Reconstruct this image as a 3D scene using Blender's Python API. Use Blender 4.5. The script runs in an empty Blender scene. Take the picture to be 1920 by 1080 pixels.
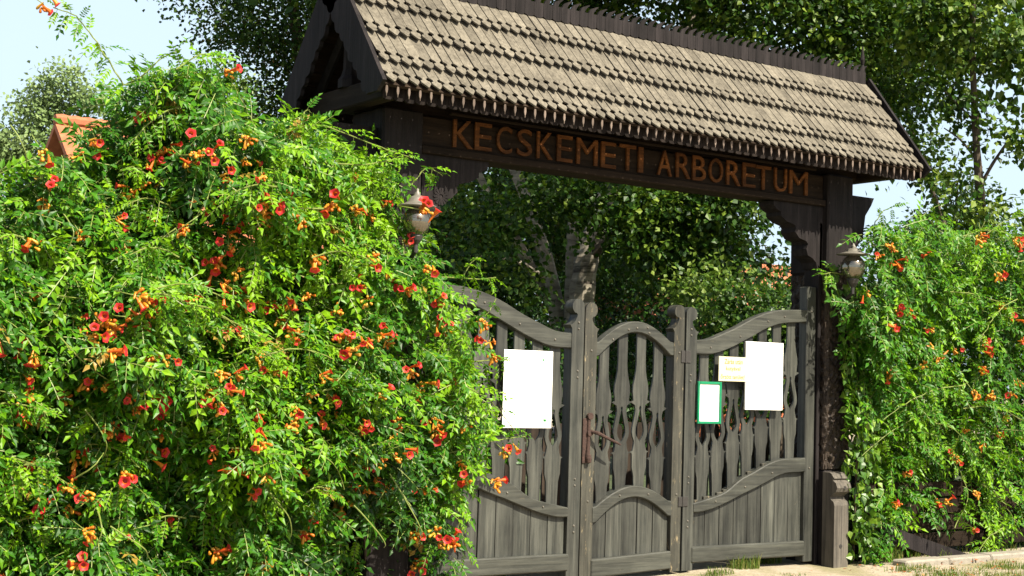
import bpy, math, random
import numpy as np
from mathutils import Vector, Matrix

random.seed(7)
rng = np.random.default_rng(11)
SC = bpy.context.scene
COL = SC.collection

# ------------------------------------------------------------------ camera, sky, sun, exposure
FPX, PITCH, ROLL, YAW = 2759.0, 0.063745, 0.029039, 0.61694
CAM = np.array([-8.2348, -9.1442, 1.5])
_s, _c = math.sin(YAW), math.cos(YAW)
FWD = np.array([_s * math.cos(PITCH), _c * math.cos(PITCH), math.sin(PITCH)])
_r0 = np.array([_c, -_s, 0.0]); _u0 = np.cross(_r0, FWD)
RGT = _r0 * math.cos(ROLL) + _u0 * math.sin(ROLL)
UPV = -_r0 * math.sin(ROLL) + _u0 * math.cos(ROLL)
cd = bpy.data.cameras.new("camera"); cam = bpy.data.objects.new("camera", cd); COL.objects.link(cam)
cd.sensor_width = 36; cd.lens = FPX * 36 / 1920; cd.clip_end = 3000
cam.matrix_world = Matrix(((RGT[0], UPV[0], -FWD[0], CAM[0]), (RGT[1], UPV[1], -FWD[1], CAM[1]),
                           (RGT[2], UPV[2], -FWD[2], CAM[2]), (0, 0, 0, 1)))
SC.camera = cam

SUN = Vector((0.17, -1.0, 1.1)).normalized()
world = bpy.data.worlds.new("World"); SC.world = world; world.use_nodes = True
wn = world.node_tree
sky = wn.nodes.new("ShaderNodeTexSky"); sky.sky_type = 'NISHITA'; sky.sun_disc = False
sky.sun_elevation = math.asin(SUN.z); sky.sun_rotation = math.atan2(SUN.x, SUN.y)
sky.air_density = 1.0; sky.dust_density = 4.0; sky.ozone_density = 1.0
# summer haze: the sky pales to a bright milky blue towards the horizon
tcw = wn.nodes.new("ShaderNodeTexCoord"); sep = wn.nodes.new("ShaderNodeSeparateXYZ"); wn.links.new(tcw.outputs["Generated"], sep.inputs[0])
rw = wn.nodes.new("ShaderNodeValToRGB"); wn.links.new(sep.outputs[2], rw.inputs[0])
for i, (p_, v_) in enumerate([(0.0, 0.92), (0.24, 0.86), (0.34, 0.30), (0.55, 0.0)]):
    e_ = rw.color_ramp.elements[i] if i < 2 else rw.color_ramp.elements.new(p_)
    e_.position = p_; e_.color = (v_, v_, v_, 1)
mw = wn.nodes.new("ShaderNodeMix"); mw.data_type = 'RGBA'; wn.links.new(rw.outputs[0], mw.inputs[0]); wn.links.new(sky.outputs[0], mw.inputs[6])
mw.inputs[7].default_value = (4.6, 5.7, 6.6, 1)
wn.links.new(mw.outputs[2], wn.nodes["Background"].inputs[0])
wn.nodes["Background"].inputs[1].default_value = 0.07
sl = bpy.data.lights.new("sun", 'SUN'); sl.energy = 5.0; sl.angle = math.radians(0.53); sl.color = (1.0, 0.915, 0.76)
so = bpy.data.objects.new("sun", sl); COL.objects.link(so); so.rotation_euler = SUN.to_track_quat('Z', 'Y').to_euler()
SC.view_settings.view_transform = 'Standard'; SC.view_settings.look = 'None'
SC.view_settings.exposure = 1.4; SC.view_settings.gamma = 1.0
SC.cycles.use_denoising = True
SC.cycles.max_bounces = 8; SC.cycles.transparent_max_bounces = 8


def ray(px, py):
    return RGT * (px - 960) / FPX - UPV * (py - 540) / FPX + FWD

def at(px, py, Y=0.0):                 # point on the vertical plane at distance Y behind the gate's face
    d = ray(px, py); return CAM + d * ((Y - CAM[1]) / d[1])

def atD(px, py, D):                    # point at viewing depth D
    return CAM + ray(px, py) * D

# ------------------------------------------------------------------ object helpers
ROOT_OF = {}

def tag(o, label=None, cat=None, group=None, kind=None):
    for k, v in (("label", label), ("category", cat), ("group", group), ("kind", kind)):
        if v: o[k] = v
    return o

def thing(name, label, cat, loc=(0, 0, 0), group=None):
    o = bpy.data.objects.new(name, None); COL.objects.link(o); o.location = loc; o.empty_display_size = 0.2
    ROOT_OF[o.name] = np.array(loc, float)
    return tag(o, label, cat, group)

def base_of(parent):
    return ROOT_OF[parent.name] if parent is not None else np.zeros(3)

def finish(name, me, mats, parent, base):
    for m in (mats if isinstance(mats, (list, tuple)) else [mats]): me.materials.append(m)
    o = bpy.data.objects.new(name, me); COL.objects.link(o)
    if parent is not None: o.parent = parent
    ROOT_OF[o.name] = base
    return o

def obj(name, V, F, mats, parent=None, idx=None, smooth=False, loc=None, tint=None):
    """world-space vertices + faces -> one mesh object (vertices stored relative to the thing's base)"""
    base = base_of(parent)
    me = bpy.data.meshes.new(name)
    V = np.asarray(V, float) - base
    off = np.zeros(3)
    if parent is None and loc is not None: off = np.asarray(loc, float); V = V - off
    me.from_pydata(V.tolist(), [], [list(f) for f in F])
    if idx is not None: me.polygons.foreach_set("material_index", np.asarray(idx, np.int32))
    if smooth: me.polygons.foreach_set("use_smooth", np.ones(len(me.polygons), bool))
    if tint is not None:
        a = me.attributes.new("tint", 'FLOAT', 'POINT'); a.data.foreach_set("value", np.asarray(tint, np.float32))
    me.update()
    o = finish(name, me, mats, parent, base + off)
    if parent is None: o.location = off
    return o

def quads(name, V, Q, mats, parent=None, idx=None, tint=None, smooth=False):
    """large all-quad (n,4) mesh from numpy"""
    base = base_of(parent)
    me = bpy.data.meshes.new(name)
    V = np.ascontiguousarray(V - base, np.float32); Q = np.ascontiguousarray(Q, np.int32)
    me.vertices.add(len(V)); me.vertices.foreach_set("co", V.ravel())
    me.loops.add(Q.size); me.loops.foreach_set("vertex_index", Q.ravel())
    me.polygons.add(len(Q)); me.polygons.foreach_set("loop_start", np.arange(0, Q.size, 4, dtype=np.int32))
    try: me.polygons.foreach_set("loop_total", np.full(len(Q), 4, np.int32))
    except Exception: pass
    if idx is not None: me.polygons.foreach_set("material_index", np.asarray(idx, np.int32))
    me.polygons.foreach_set("use_smooth", np.full(len(Q), smooth, bool))
    if tint is not None:
        a = me.attributes.new("tint", 'FLOAT', 'POINT'); a.data.foreach_set("value", np.asarray(tint, np.float32))
    me.update(calc_edges=True)
    return finish(name, me, mats, parent, base)


class MB:
    """collects shapes into one mesh"""
    def __init__(s): s.V = []; s.F = []; s.T = []; s.I = []; s.cur = 0.5; s.mi = 0
    def add(s, V, F):
        n = len(s.V); s.V += [tuple(map(float, v)) for v in V]; s.T += [s.cur] * len(V)
        s.F += [[n + i for i in f] for f in F]; s.I += [s.mi] * len(F)
    def box(s, x0, x1, y0, y1, z0, z1, b=0.006, f=None):
        """bevelled box (chamfered along every edge)"""
        b = min(b, (x1 - x0) * .45, (y1 - y0) * .45, (z1 - z0) * .45)
        V = []; key = {}
        for i in (0, 1):
            for j in (0, 1):
                for k in (0, 1):
                    c = (x1 if i else x0, y1 if j else y0, z1 if k else z0)
                    sg = (-1 if i else 1, -1 if j else 1, -1 if k else 1)
                    for a in range(3):
                        p = [c[t] + (0 if t == a else sg[t] * b) for t in range(3)]
                        key[(i, j, k, a)] = len(V); V.append(p)
        F = []
        for a in range(3):
            o1, o2 = [t for t in range(3) if t != a]
            for sd in (0, 1):
                ring = []
                for (p, q) in ((0, 0), (1, 0), (1, 1), (0, 1)):
                    ix = [0, 0, 0]; ix[a] = sd; ix[o1] = p; ix[o2] = q
                    ring.append(key[(*ix, a)])
                if (sd == 1) != (a == 1): F.append(ring)
                else: F.append(ring[::-1])
        for a in range(3):                       # edge chamfers running along axis a
            o1, o2 = [t for t in range(3) if t != a]
            for p in (0, 1):
                for q in (0, 1):
                    e = []
                    for sd in (0, 1):
                        ix = [0, 0, 0]; ix[a] = sd; ix[o1] = p; ix[o2] = q
                        e.append((key[(*ix, o1)], key[(*ix, o2)]))
                    F.append([e[0][0], e[0][1], e[1][1], e[1][0]])
        for i in (0, 1):
            for j in (0, 1):
                for k in (0, 1): F.append([key[(i, j, k, 0)], key[(i, j, k, 1)], key[(i, j, k, 2)]])
        if f: V = [f(v) for v in V]
        s.add(V, F)
    def strips(s, rows, y0, y1, f=None):
        """rows: list of (z, xa, xb) — a board face of varying outline, extruded from y0 to y1"""
        n = len(rows); V = []
        for (z, xa, xb) in rows: V += [(xa, y0, z), (xb, y0, z), (xa, y1, z), (xb, y1, z)]
        F = []
        for i in range(n - 1):
            a = 4 * i; b = a + 4
            F += [[a, a + 1, b + 1, b], [a + 2, b + 2, b + 3, a + 3], [a, b, b + 2, a + 2], [a + 1, a + 3, b + 3, b + 1]]
        F += [[0, 2, 3, 1], [4 * n - 4, 4 * n - 3, 4 * n - 1, 4 * n - 2]]
        if f: V = [f(v) for v in V]
        s.add(V, F)
    def ribbon(s, xs, zlo, zhi, y0, y1, b=0.006, f=None):
        """a rail: between lower and upper curves over xs, thickness y0..y1, front edges chamfered"""
        n = len(xs); V = []
        for x, a, c in zip(xs, zlo, zhi):
            V += [(x, y0 + b, a), (x, y0, a + b), (x, y0, c - b), (x, y0 + b, c), (x, y1, c), (x, y1, a)]
        F = []
        for i in range(n - 1):
            p = 6 * i
            for j in range(6): F.append([p + j, p + 6 + j, p + 6 + (j + 1) % 6, p + (j + 1) % 6])
        F += [[0, 1, 2, 3, 4, 5], [6 * n - 1 - j for j in range(6)]]
        if f: V = [f(v) for v in V]
        s.add(V, F)
    def tube(s, pts, rad, sides=8, cap=True):
        pts = np.asarray(pts, float); n = len(pts)
        rad = np.full(n, rad) if np.isscalar(rad) else np.asarray(rad)
        V = []; up = np.array([0.13, 0.31, 0.94])
        for i in range(n):
            t = pts[min(i + 1, n - 1)] - pts[max(i - 1, 0)]; t /= np.linalg.norm(t) + 1e-9
            u = np.cross(t, up); 
            if np.linalg.norm(u) < 1e-3: u = np.cross(t, [1, 0, 0])
            u /= np.linalg.norm(u); w = np.cross(t, u)
            for k in range(sides):
                a = 2 * math.pi * k / sides
                V.append(pts[i] + rad[i] * (math.cos(a) * u + math.sin(a) * w))
        F = []
        for i in range(n - 1):
            for k in range(sides):
                a = i * sides + k; b = i * sides + (k + 1) % sides
                F.append([a, b, b + sides, a + sides])
        if cap: F += [list(range(sides))[::-1], [(n - 1) * sides + k for k in range(sides)]]
        s.add(V, F)
    def quads_only(s): return np.array(s.V), np.array([f for f in s.F if len(f) == 4])
    def lathe(s, prof, c, sides=20):
        V = []; n = len(prof)
        for (r, z) in prof:
            for k in range(sides):
                a = 2 * math.pi * k / sides; V.append((c[0] + r * math.cos(a), c[1] + r * math.sin(a), c[2] + z))
        F = []
        for i in range(n - 1):
            for k in range(sides):
                a = i * sides + k; b = i * sides + (k + 1) % sides
                F.append([a, b, b + sides, a + sides])
        F += [list(range(sides))[::-1], [(n - 1) * sides + k for k in range(sides)]]
        s.add(V, F)
    def prism(s, poly, tofun, t0, t1):
        """2-D polygon (convex or star-like about its centroid) extruded between t0 and t1"""
        n = len(poly); cx = sum(p[0] for p in poly) / n; cy = sum(p[1] for p in poly) / n
        V = [tofun(p[0], p[1], t0) for p in poly] + [tofun(p[0], p[1], t1) for p in poly]
        F = [[i, (i + 1) % n, n + (i + 1) % n, n + i] for i in range(n)] + [list(range(n))[::-1], list(range(n, 2 * n))]
        s.add(V, F)
    def build(s, name, mat, parent=None, smooth=False, **k):
        return obj(name, s.V, s.F, mat, parent, idx=s.I, smooth=smooth, tint=s.T, **k)

# ------------------------------------------------------------------ materials
def newmat(name):
    m = bpy.data.materials.new(name); m.use_nodes = True
    n = m.node_tree.nodes; l = m.node_tree.links
    return m, n, l, n["Principled BSDF"]

def ramp(n, l, fac, stops):
    r = n.new("ShaderNodeValToRGB"); e = r.color_ramp.elements
    while len(e) < len(stops): e.new(0.5)
    for i, (p, c) in enumerate(stops): e[i].position = p; e[i].color = (*c, 1)
    l.new(fac, r.inputs[0]); return r.outputs[0]

def noise(n, l, vec, scale, detail=4, rough=0.6):
    t = n.new("ShaderNodeTexNoise"); t.inputs["Scale"].default_value = scale; t.inputs["Detail"].default_value = detail
    t.inputs["Roughness"].default_value = rough
    if vec is not None: l.new(vec, t.inputs["Vector"])
    return t.outputs[0]

def mixc(n, l, fac, a, b, mode='MIX'):
    m = n.new("ShaderNodeMix"); m.data_type = 'RGBA'; m.blend_type = mode
    if hasattr(fac, "links") or not isinstance(fac, (int, float)): l.new(fac, m.inputs[0])
    else: m.inputs[0].default_value = fac
    for v, i in ((a, 6), (b, 7)):
        if isinstance(v, tuple): m.inputs[i].default_value = (*v, 1)
        else: l.new(v, m.inputs[i])
    return m.outputs[2]

def wood(name, dark, light, axis='z', rough=0.6, worn_or_sunlit=None, worn_or_sunlit_amt=0.62, bump=0.25, tintamt=0.35, spec=0.4, stretch=1.0, wscale=1.0, stain=(0.55, 1.3)):
    m, n, l, p = newmat(name)
    tc = n.new("ShaderNodeTexCoord"); mp = n.new("ShaderNodeMapping")
    sc = {'z': (46, 46, 1.6 * stretch), 'x': (1.6 * stretch, 46, 46), 'y': (46, 1.6 * stretch, 46)}[axis]
    mp.inputs["Scale"].default_value = sc; l.new(tc.outputs["Object"], mp.inputs[0])
    at_ = n.new("ShaderNodeAttribute"); at_.attribute_name = "tint"
    add = n.new("ShaderNodeVectorMath"); add.operation = 'ADD'; l.new(mp.outputs[0], add.inputs[0])
    sc2 = n.new("ShaderNodeVectorMath"); sc2.operation = 'SCALE'; sc2.inputs[0].default_value = (31, 17, 23); l.new(at_.outputs["Fac"], sc2.inputs["Scale"])
    l.new(sc2.outputs[0], add.inputs[1])
    g = noise(n, l, add.outputs[0], 1.0, 6, 0.65)
    c = ramp(n, l, g, [(0.32, dark), (0.68, light)])
    tr = ramp(n, l, at_.outputs["Fac"], [(0.0, (1 - tintamt,) * 3), (1.0, (1 + tintamt,) * 3)])
    c = mixc(n, l, 1.0, c, tr, 'MULTIPLY')
    big = noise(n, l, tc.outputs["Object"], 3.5, 5, 0.7)
    c = mixc(n, l, ramp(n, l, big, [(0.35, (0.0,) * 3), (0.75, (0.35,) * 3)]), c, tuple(x * 1.5 for x in light))
    sv = n.new("ShaderNodeMapping"); sv.inputs["Scale"].default_value = {'z': (11, 11, 1.1), 'x': (1.1, 11, 11), 'y': (11, 1.1, 11)}[axis]
    l.new(tc.outputs["Object"], sv.inputs[0])
    c = mixc(n, l, 1.0, c, ramp(n, l, noise(n, l, sv.outputs[0], 1.3, 5, 0.65), [(0.33, (stain[0],) * 3), (0.67, (stain[1],) * 3)]), 'MULTIPLY')
    if worn_or_sunlit:
        wv = n.new("ShaderNodeMapping"); wv.inputs["Scale"].default_value = {'z': (9, 9, 3), 'x': (3, 9, 9), 'y': (9, 3, 9)}[axis]
        l.new(tc.outputs["Object"], wv.inputs[0])
        w = noise(n, l, wv.outputs[0], 2.2 * wscale, 8, 0.75)
        c = mixc(n, l, ramp(n, l, w, [(worn_or_sunlit_amt, (0,) * 3), (worn_or_sunlit_amt + 0.07, (0.8,) * 3)]), c, worn_or_sunlit)
    l.new(c, p.inputs["Base Color"])
    p.inputs["Roughness"].default_value = rough; p.inputs["Specular IOR Level"].default_value = spec
    b = n.new("ShaderNodeBump"); b.inputs["Strength"].default_value = bump; b.inputs["Distance"].default_value = 0.01
    l.new(g, b.inputs["Height"]); l.new(b.outputs[0], p.inputs["Normal"])
    return m

def plain(name, col, rough=0.5, metal=0.0, var=0.25, scale=20.0, spec=0.5, bump=0.0, col2=None):
    m, n, l, p = newmat(name)
    tc = n.new("ShaderNodeTexCoord")
    g = noise(n, l, tc.outputs["Object"], scale, 5, 0.65)
    c2 = col2 or tuple(min(1, x * (1 + var)) for x in col)
    c = ramp(n, l, g, [(0.3, tuple(x * (1 - var) for x in col)), (0.7, c2)])
    l.new(c, p.inputs["Base Color"]); p.inputs["Roughness"].default_value = rough; p.inputs["Metallic"].default_value = metal
    p.inputs["Specular IOR Level"].default_value = spec
    if bump:
        b = n.new("ShaderNodeBump"); b.inputs["Strength"].default_value = bump; b.inputs["Distance"].default_value = 0.01
        l.new(g, b.inputs["Height"]); l.new(b.outputs[0], p.inputs["Normal"])
    return m

def leafmat(name, dark, mid, light, rough=0.38, trans=0.35, tcol=None, spec=0.5, old=None):
    """leaf: glossy blade that also lets light through; tint attribute picks the leaf's own green"""
    m, n, l, p = newmat(name)
    a = n.new("ShaderNodeAttribute"); a.attribute_name = "tint"
    c = ramp(n, l, a.outputs["Fac"], [(0.0, dark), (0.55, mid), (0.965, light), (1.0, old or light)])
    l.new(c, p.inputs["Base Color"]); p.inputs["Roughness"].default_value = rough; p.inputs["Specular IOR Level"].default_value = spec
    t = n.new("ShaderNodeBsdfTranslucent")
    l.new(mixc(n, l, 0.6, c, tcol or tuple(x * 1.6 for x in light)), t.inputs[0])
    mx = n.new("ShaderNodeMixShader"); mx.inputs[0].default_value = trans
    l.new(p.outputs[0], mx.inputs[1]); l.new(t.outputs[0], mx.inputs[2])
    l.new(mx.outputs[0], n["Material Output"].inputs[0])
    return m

M = {}
M['gate'] = wood("gate_wood", (0.009, 0.0105, 0.009), (0.050, 0.051, 0.0425), 'z', 0.5, worn_or_sunlit=(0.15, 0.12, 0.07), worn_or_sunlit_amt=0.67, spec=0.35, tintamt=0.5)
M['rail'] = wood("gate_rail_wood", (0.014, 0.0155, 0.013), (0.048, 0.049, 0.040), 'x', 0.5, worn_or_sunlit=(0.12, 0.10, 0.062), worn_or_sunlit_amt=0.65, spec=0.35, tintamt=0.4)
M['worn'] = wood("worn_stile_wood", (0.015, 0.0155, 0.0125), (0.050, 0.048, 0.037), 'z', 0.55, worn_or_sunlit=(0.24, 0.19, 0.11), worn_or_sunlit_amt=0.575, spec=0.3)
M['dark'] = wood("dark_frame_wood", (0.006, 0.005, 0.005), (0.018, 0.015, 0.015), 'z', 0.75, spec=0.12)
M['darkx'] = wood("dark_beam_wood", (0.007, 0.0045, 0.003), (0.021, 0.014, 0.009), 'x', 0.8, spec=0.1)
M['darky'] = wood("dark_tie_wood", (0.009, 0.0065, 0.0045), (0.026, 0.019, 0.013), 'y', 0.8, spec=0.1)
M['fringe'] = wood("fringe_wood", (0.006, 0.0045, 0.004), (0.016, 0.012, 0.010), 'z', 0.85, spec=0.1)
M['tail'] = wood("pale_tail_wood", (0.08, 0.06, 0.05), (0.14, 0.11, 0.09), 'z', 0.85, spec=0.1)  # pale tone imitates sun falling through the shingle gaps
M['letter'] = wood("letter_wood", (0.032, 0.012, 0.004), (0.135, 0.050, 0.012), 'x', 0.75, bump=0.3, tintamt=0.3, spec=0.15, stretch=3.0, worn_or_sunlit=(0.04, 0.018, 0.006), worn_or_sunlit_amt=.60)
M['metal'] = plain("grey_iron", (0.16, 0.16, 0.16), 0.4, 0.7)
M['rust'] = plain("rusty_iron", (0.036, 0.018, 0.013), 0.9, 0.1, 0.5, 60, bump=0.3)
M['stud'] = plain("bolt_head", (0.13, 0.12, 0.10), 0.45, 0.5)
M['white'] = plain("white_board", (0.86, 0.85, 0.80), 0.45, var=0.03)
M['cream'] = plain("cream_board", (0.50, 0.46, 0.31), 0.5, var=0.04)
M['green'] = plain("green_frame", (0.0, 0.16, 0.065), 0.4, var=0.15)
M['ink'] = plain("faded_ink", (0.62, 0.55, 0.5), 0.6, var=0.1)
M['line'] = plain("dark_line", (0.10, 0.11, 0.10), 0.6)
M['gold'] = plain("ochre_letters", (0.22, 0.12, 0.015), 0.6)
M['leafmark'] = plain("green_mark", (0.08, 0.4, 0.12), 0.6)
M['lamp'] = plain("lamp_hood_metal", (0.13, 0.12, 0.10), 0.45, 0.15, 0.2)
M['lampdark'] = plain("lamp_dark_metal", (0.04, 0.037, 0.034), 0.5, 0.4, 0.2)
m, n, l, p = newmat("smoky_globe"); p.inputs["Base Color"].default_value = (0.19, 0.175, 0.14, 1); p.inputs["Metallic"].default_value = 0.85
p.inputs["Roughness"].default_value = 0.07; M['globe'] = m
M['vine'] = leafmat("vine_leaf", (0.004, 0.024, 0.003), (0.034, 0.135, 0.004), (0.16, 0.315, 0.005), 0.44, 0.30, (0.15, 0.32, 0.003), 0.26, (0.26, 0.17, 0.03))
M['stem'] = plain("green_stem", (0.13, 0.17, 0.03), 0.55, var=0.25, scale=8)
M['bark'] = plain("brown_stem", (0.05, 0.036, 0.022), 0.85, var=0.4, scale=25, bump=0.5)
M['creeper'] = leafmat("creeper_leaf", (0.012, 0.045, 0.004), (0.045, 0.12, 0.008), (0.15, 0.235, 0.02), 0.42, 0.36, (0.15, 0.30, 0.02))
M['petal'] = leafmat("red_petal", (0.34, 0.012, 0.014), (0.50, 0.022, 0.024), (0.60, 0.05, 0.042), 0.5, 0.3, (0.7, 0.05, 0.03), 0.3)
M['throat'] = leafmat("orange_tube", (0.45, 0.06, 0.006), (0.55, 0.11, 0.01), (0.58, 0.22, 0.02), 0.45, 0.25, (0.7, 0.2, 0.015), 0.4)
M['inner'] = plain("dark_throat", (0.22, 0.008, 0.01), 0.6)
M['bud'] = leafmat("amber_bud", (0.40, 0.08, 0.005), (0.52, 0.18, 0.01), (0.52, 0.30, 0.03), 0.4, 0.2, (0.6, 0.28, 0.015), 0.4)
M['poplar'] = leafmat("poplar_leaf", (0.003, 0.016, 0.002), (0.022, 0.064, 0.004), (0.14, 0.20, 0.022), 0.48, 0.20, (0.09, 0.17, 0.004), 0.22)
M['darktree'] = leafmat("dark_tree_leaf", (0.003, 0.015, 0.002), (0.016, 0.052, 0.004), (0.09, 0.15, 0.014), 0.5, 0.16, (0.07, 0.15, 0.004), 0.2)
M['paletree'] = leafmat("pale_tree_leaf", (0.10, 0.165, 0.05), (0.16, 0.235, 0.08), (0.23, 0.30, 0.12), 0.6, 0.3, (0.18, 0.26, 0.1), 0.3)
M['shrub'] = leafmat("shrub_leaf", (0.010, 0.034, 0.004), (0.04, 0.095, 0.009), (0.14, 0.20, 0.028), 0.45, 0.3, (0.12, 0.24, 0.02), 0.4)
# pale trunk with dark rings
m, n, l, p = newmat("pale_poplar_bark")
tc = n.new("ShaderNodeTexCoord"); mp = n.new("ShaderNodeMapping"); mp.inputs["Scale"].default_value = (1.2, 1.2, 7); l.new(tc.outputs["Object"], mp.inputs[0])
g = noise(n, l, mp.outputs[0], 1.4, 6, 0.7)
g2 = noise(n, l, tc.outputs["Object"], 9, 5, 0.7)
c = ramp(n, l, g, [(0.36, (0.05, 0.04, 0.03)), (0.44, (0.17, 0.15, 0.115)), (0.7, (0.33, 0.30, 0.235))])
c = mixc(n, l, ramp(n, l, g2, [(0.55, (0,) * 3), (0.75, (0.6,) * 3)]), c, (0.14, 0.11, 0.08))
l.new(c, p.inputs["Base Color"]); p.inputs["Roughness"].default_value = 0.8
b = n.new("ShaderNodeBump"); b.inputs["Strength"].default_value = 0.4; l.new(g2, b.inputs["Height"]); l.new(b.outputs[0], p.inputs["Normal"])
M['palebark'] = m
# roof tiles
m, n, l, p = newmat("orange_roof_tile")
tc = n.new("ShaderNodeTexCoord"); wv = n.new("ShaderNodeTexWave"); wv.inputs["Scale"].default_value = 1.4; wv.inputs["Distortion"].default_value = 0.6
wv.bands_direction = 'Z'; l.new(tc.outputs["Object"], wv.inputs[0])
g = noise(n, l, tc.outputs["Object"], 6, 5)
c = ramp(n, l, g, [(0.3, (0.22, 0.065, 0.025)), (0.7, (0.36, 0.13, 0.055))])
c = mixc(n, l, ramp(n, l, wv.outputs[0], [(0.0, (0.5,) * 3), (0.25, (0,) * 3)]), c, (0.30, 0.09, 0.04))
l.new(c, p.inputs["Base Color"]); p.inputs["Roughness"].default_value = 0.8
M['tile'] = m
M['brick'] = plain("brick_wall", (0.30, 0.09, 0.035), 0.9, var=0.3, scale=4)
M['plaster'] = plain("plaster_wall", (0.38, 0.32, 0.23), 0.9, var=0.12, scale=3)
M['window'] = plain("window_pane", (0.03, 0.04, 0.05), 0.1)
# sandy ground with dry grass patches
m, n, l, p = newmat("sandy_ground")
tc = n.new("ShaderNodeTexCoord")
g = noise(n, l, tc.outputs["Object"], 0.9, 8, 0.7); g2 = noise(n, l, tc.outputs["Object"], 40, 6, 0.75)
c = ramp(n, l, g2, [(0.3, (0.20, 0.17, 0.12)), (0.7, (0.38, 0.32, 0.235))])
c = mixc(n, l, ramp(n, l, g, [(0.50, (0,) * 3), (0.62, (0.7,) * 3)]), c, (0.14, 0.13, 0.05))
l.new(c, p.inputs["Base Color"]); p.inputs["Roughness"].default_value = 0.95
b = n.new("ShaderNodeBump"); b.inputs["Strength"].default_value = 0.5; b.inputs["Distance"].default_value = 0.03
l.new(g2, b.inputs["Height"]); l.new(b.outputs[0], p.inputs["Normal"]); M['ground'] = m
M['kerb'] = plain("pale_concrete", (0.20, 0.18, 0.145), 0.9, var=0.25, scale=14, bump=0.4)
M['grass'] = leafmat("grass_blade", (0.025, 0.07, 0.006), (0.07, 0.12, 0.014), (0.20, 0.18, 0.055), 0.5, 0.3, (0.3, 0.4, 0.06), 0.3)
M['litter'] = leafmat("fallen_leaf", (0.18, 0.03, 0.012), (0.26, 0.10, 0.03), (0.32, 0.20, 0.08), 0.7, 0.1, None, 0.2)

# ------------------------------------------------------------------ ground
gx = np.concatenate([np.linspace(-600, -14, 8), np.linspace(-12, 12, 97), np.linspace(14, 600, 8)])
gy = np.concatenate([np.linspace(-300, -14, 6), np.linspace(-12, 12, 97), np.linspace(14, 900, 8)])
GX, GY = np.meshgrid(gx, gy)
GZ = 0.012 * np.sin(GX * 1.7 + 0.4) * np.cos(GY * 2.1) + 0.008 * np.sin(GX * 4.1 + GY * 3.3) - 0.03
GZ = np.where((np.abs(GX) < 12) & (np.abs(GY) < 12), GZ, -0.03)
nx, ny = len(gx), len(gy)
ii, jj = np.meshgrid(np.arange(nx - 1), np.arange(ny - 1)); a0 = (jj * nx + ii).ravel()
o = quads("ground", np.stack([GX.ravel(), GY.ravel(), GZ.ravel()], 1), np.stack([a0, a0 + 1, a0 + nx + 1, a0 + nx], 1), M['ground'], smooth=True)
tag(o, "pale sandy ground with dry grass patches in front of the gate", "ground", kind="structure")
LX, LY = np.meshgrid(np.linspace(-14, 22, 73), np.linspace(1.5, 26, 50)); nl = 73
ii, jj = np.meshgrid(np.arange(72), np.arange(49)); a0 = (jj * nl + ii).ravel()
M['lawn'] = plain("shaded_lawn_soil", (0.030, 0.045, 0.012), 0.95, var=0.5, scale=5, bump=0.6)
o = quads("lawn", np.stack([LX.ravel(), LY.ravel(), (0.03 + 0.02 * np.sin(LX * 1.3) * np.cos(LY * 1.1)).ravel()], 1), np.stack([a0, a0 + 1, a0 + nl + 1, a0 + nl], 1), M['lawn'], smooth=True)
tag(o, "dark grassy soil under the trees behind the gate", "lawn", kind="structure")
mb = MB(); xs = np.linspace(2.25, 9.5, 13)
for i in range(12): mb.cur = random.random(); mb.box(xs[i] + 0.004, xs[i + 1] - 0.004, -0.50, -0.33, -0.1, 0.03 + random.uniform(-.012, .010), 0.015)
tag(mb.build("kerb_strip", M['kerb']), "low pale concrete kerb along the foot of the right-hand fence", "kerb", kind="structure")

# ------------------------------------------------------------------ gateway
gw = thing("gateway", "dark wooden roofed gateway with grey shingle roof, carved name board and three-leaf gate", "gateway", (-0.54, 0.15, 0.0))
RX0, RX1, RYC, HALF = -3.28, 2.345, 0.15, 0.735
ZE, ZR = 3.50, 4.37                     # eave and ridge height
SL = math.hypot(HALF, ZR - ZE)
CA, SA = HALF / SL, (ZR - ZE) / SL

def slope_pt(x, sdist, lift, side):      # sdist along slope from the ridge, lift along the normal; side -1 = front
    y = RYC + side * (sdist * CA + lift * SA)
    z = ZR - sdist * SA + lift * CA
    return (x, y, z)

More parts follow.
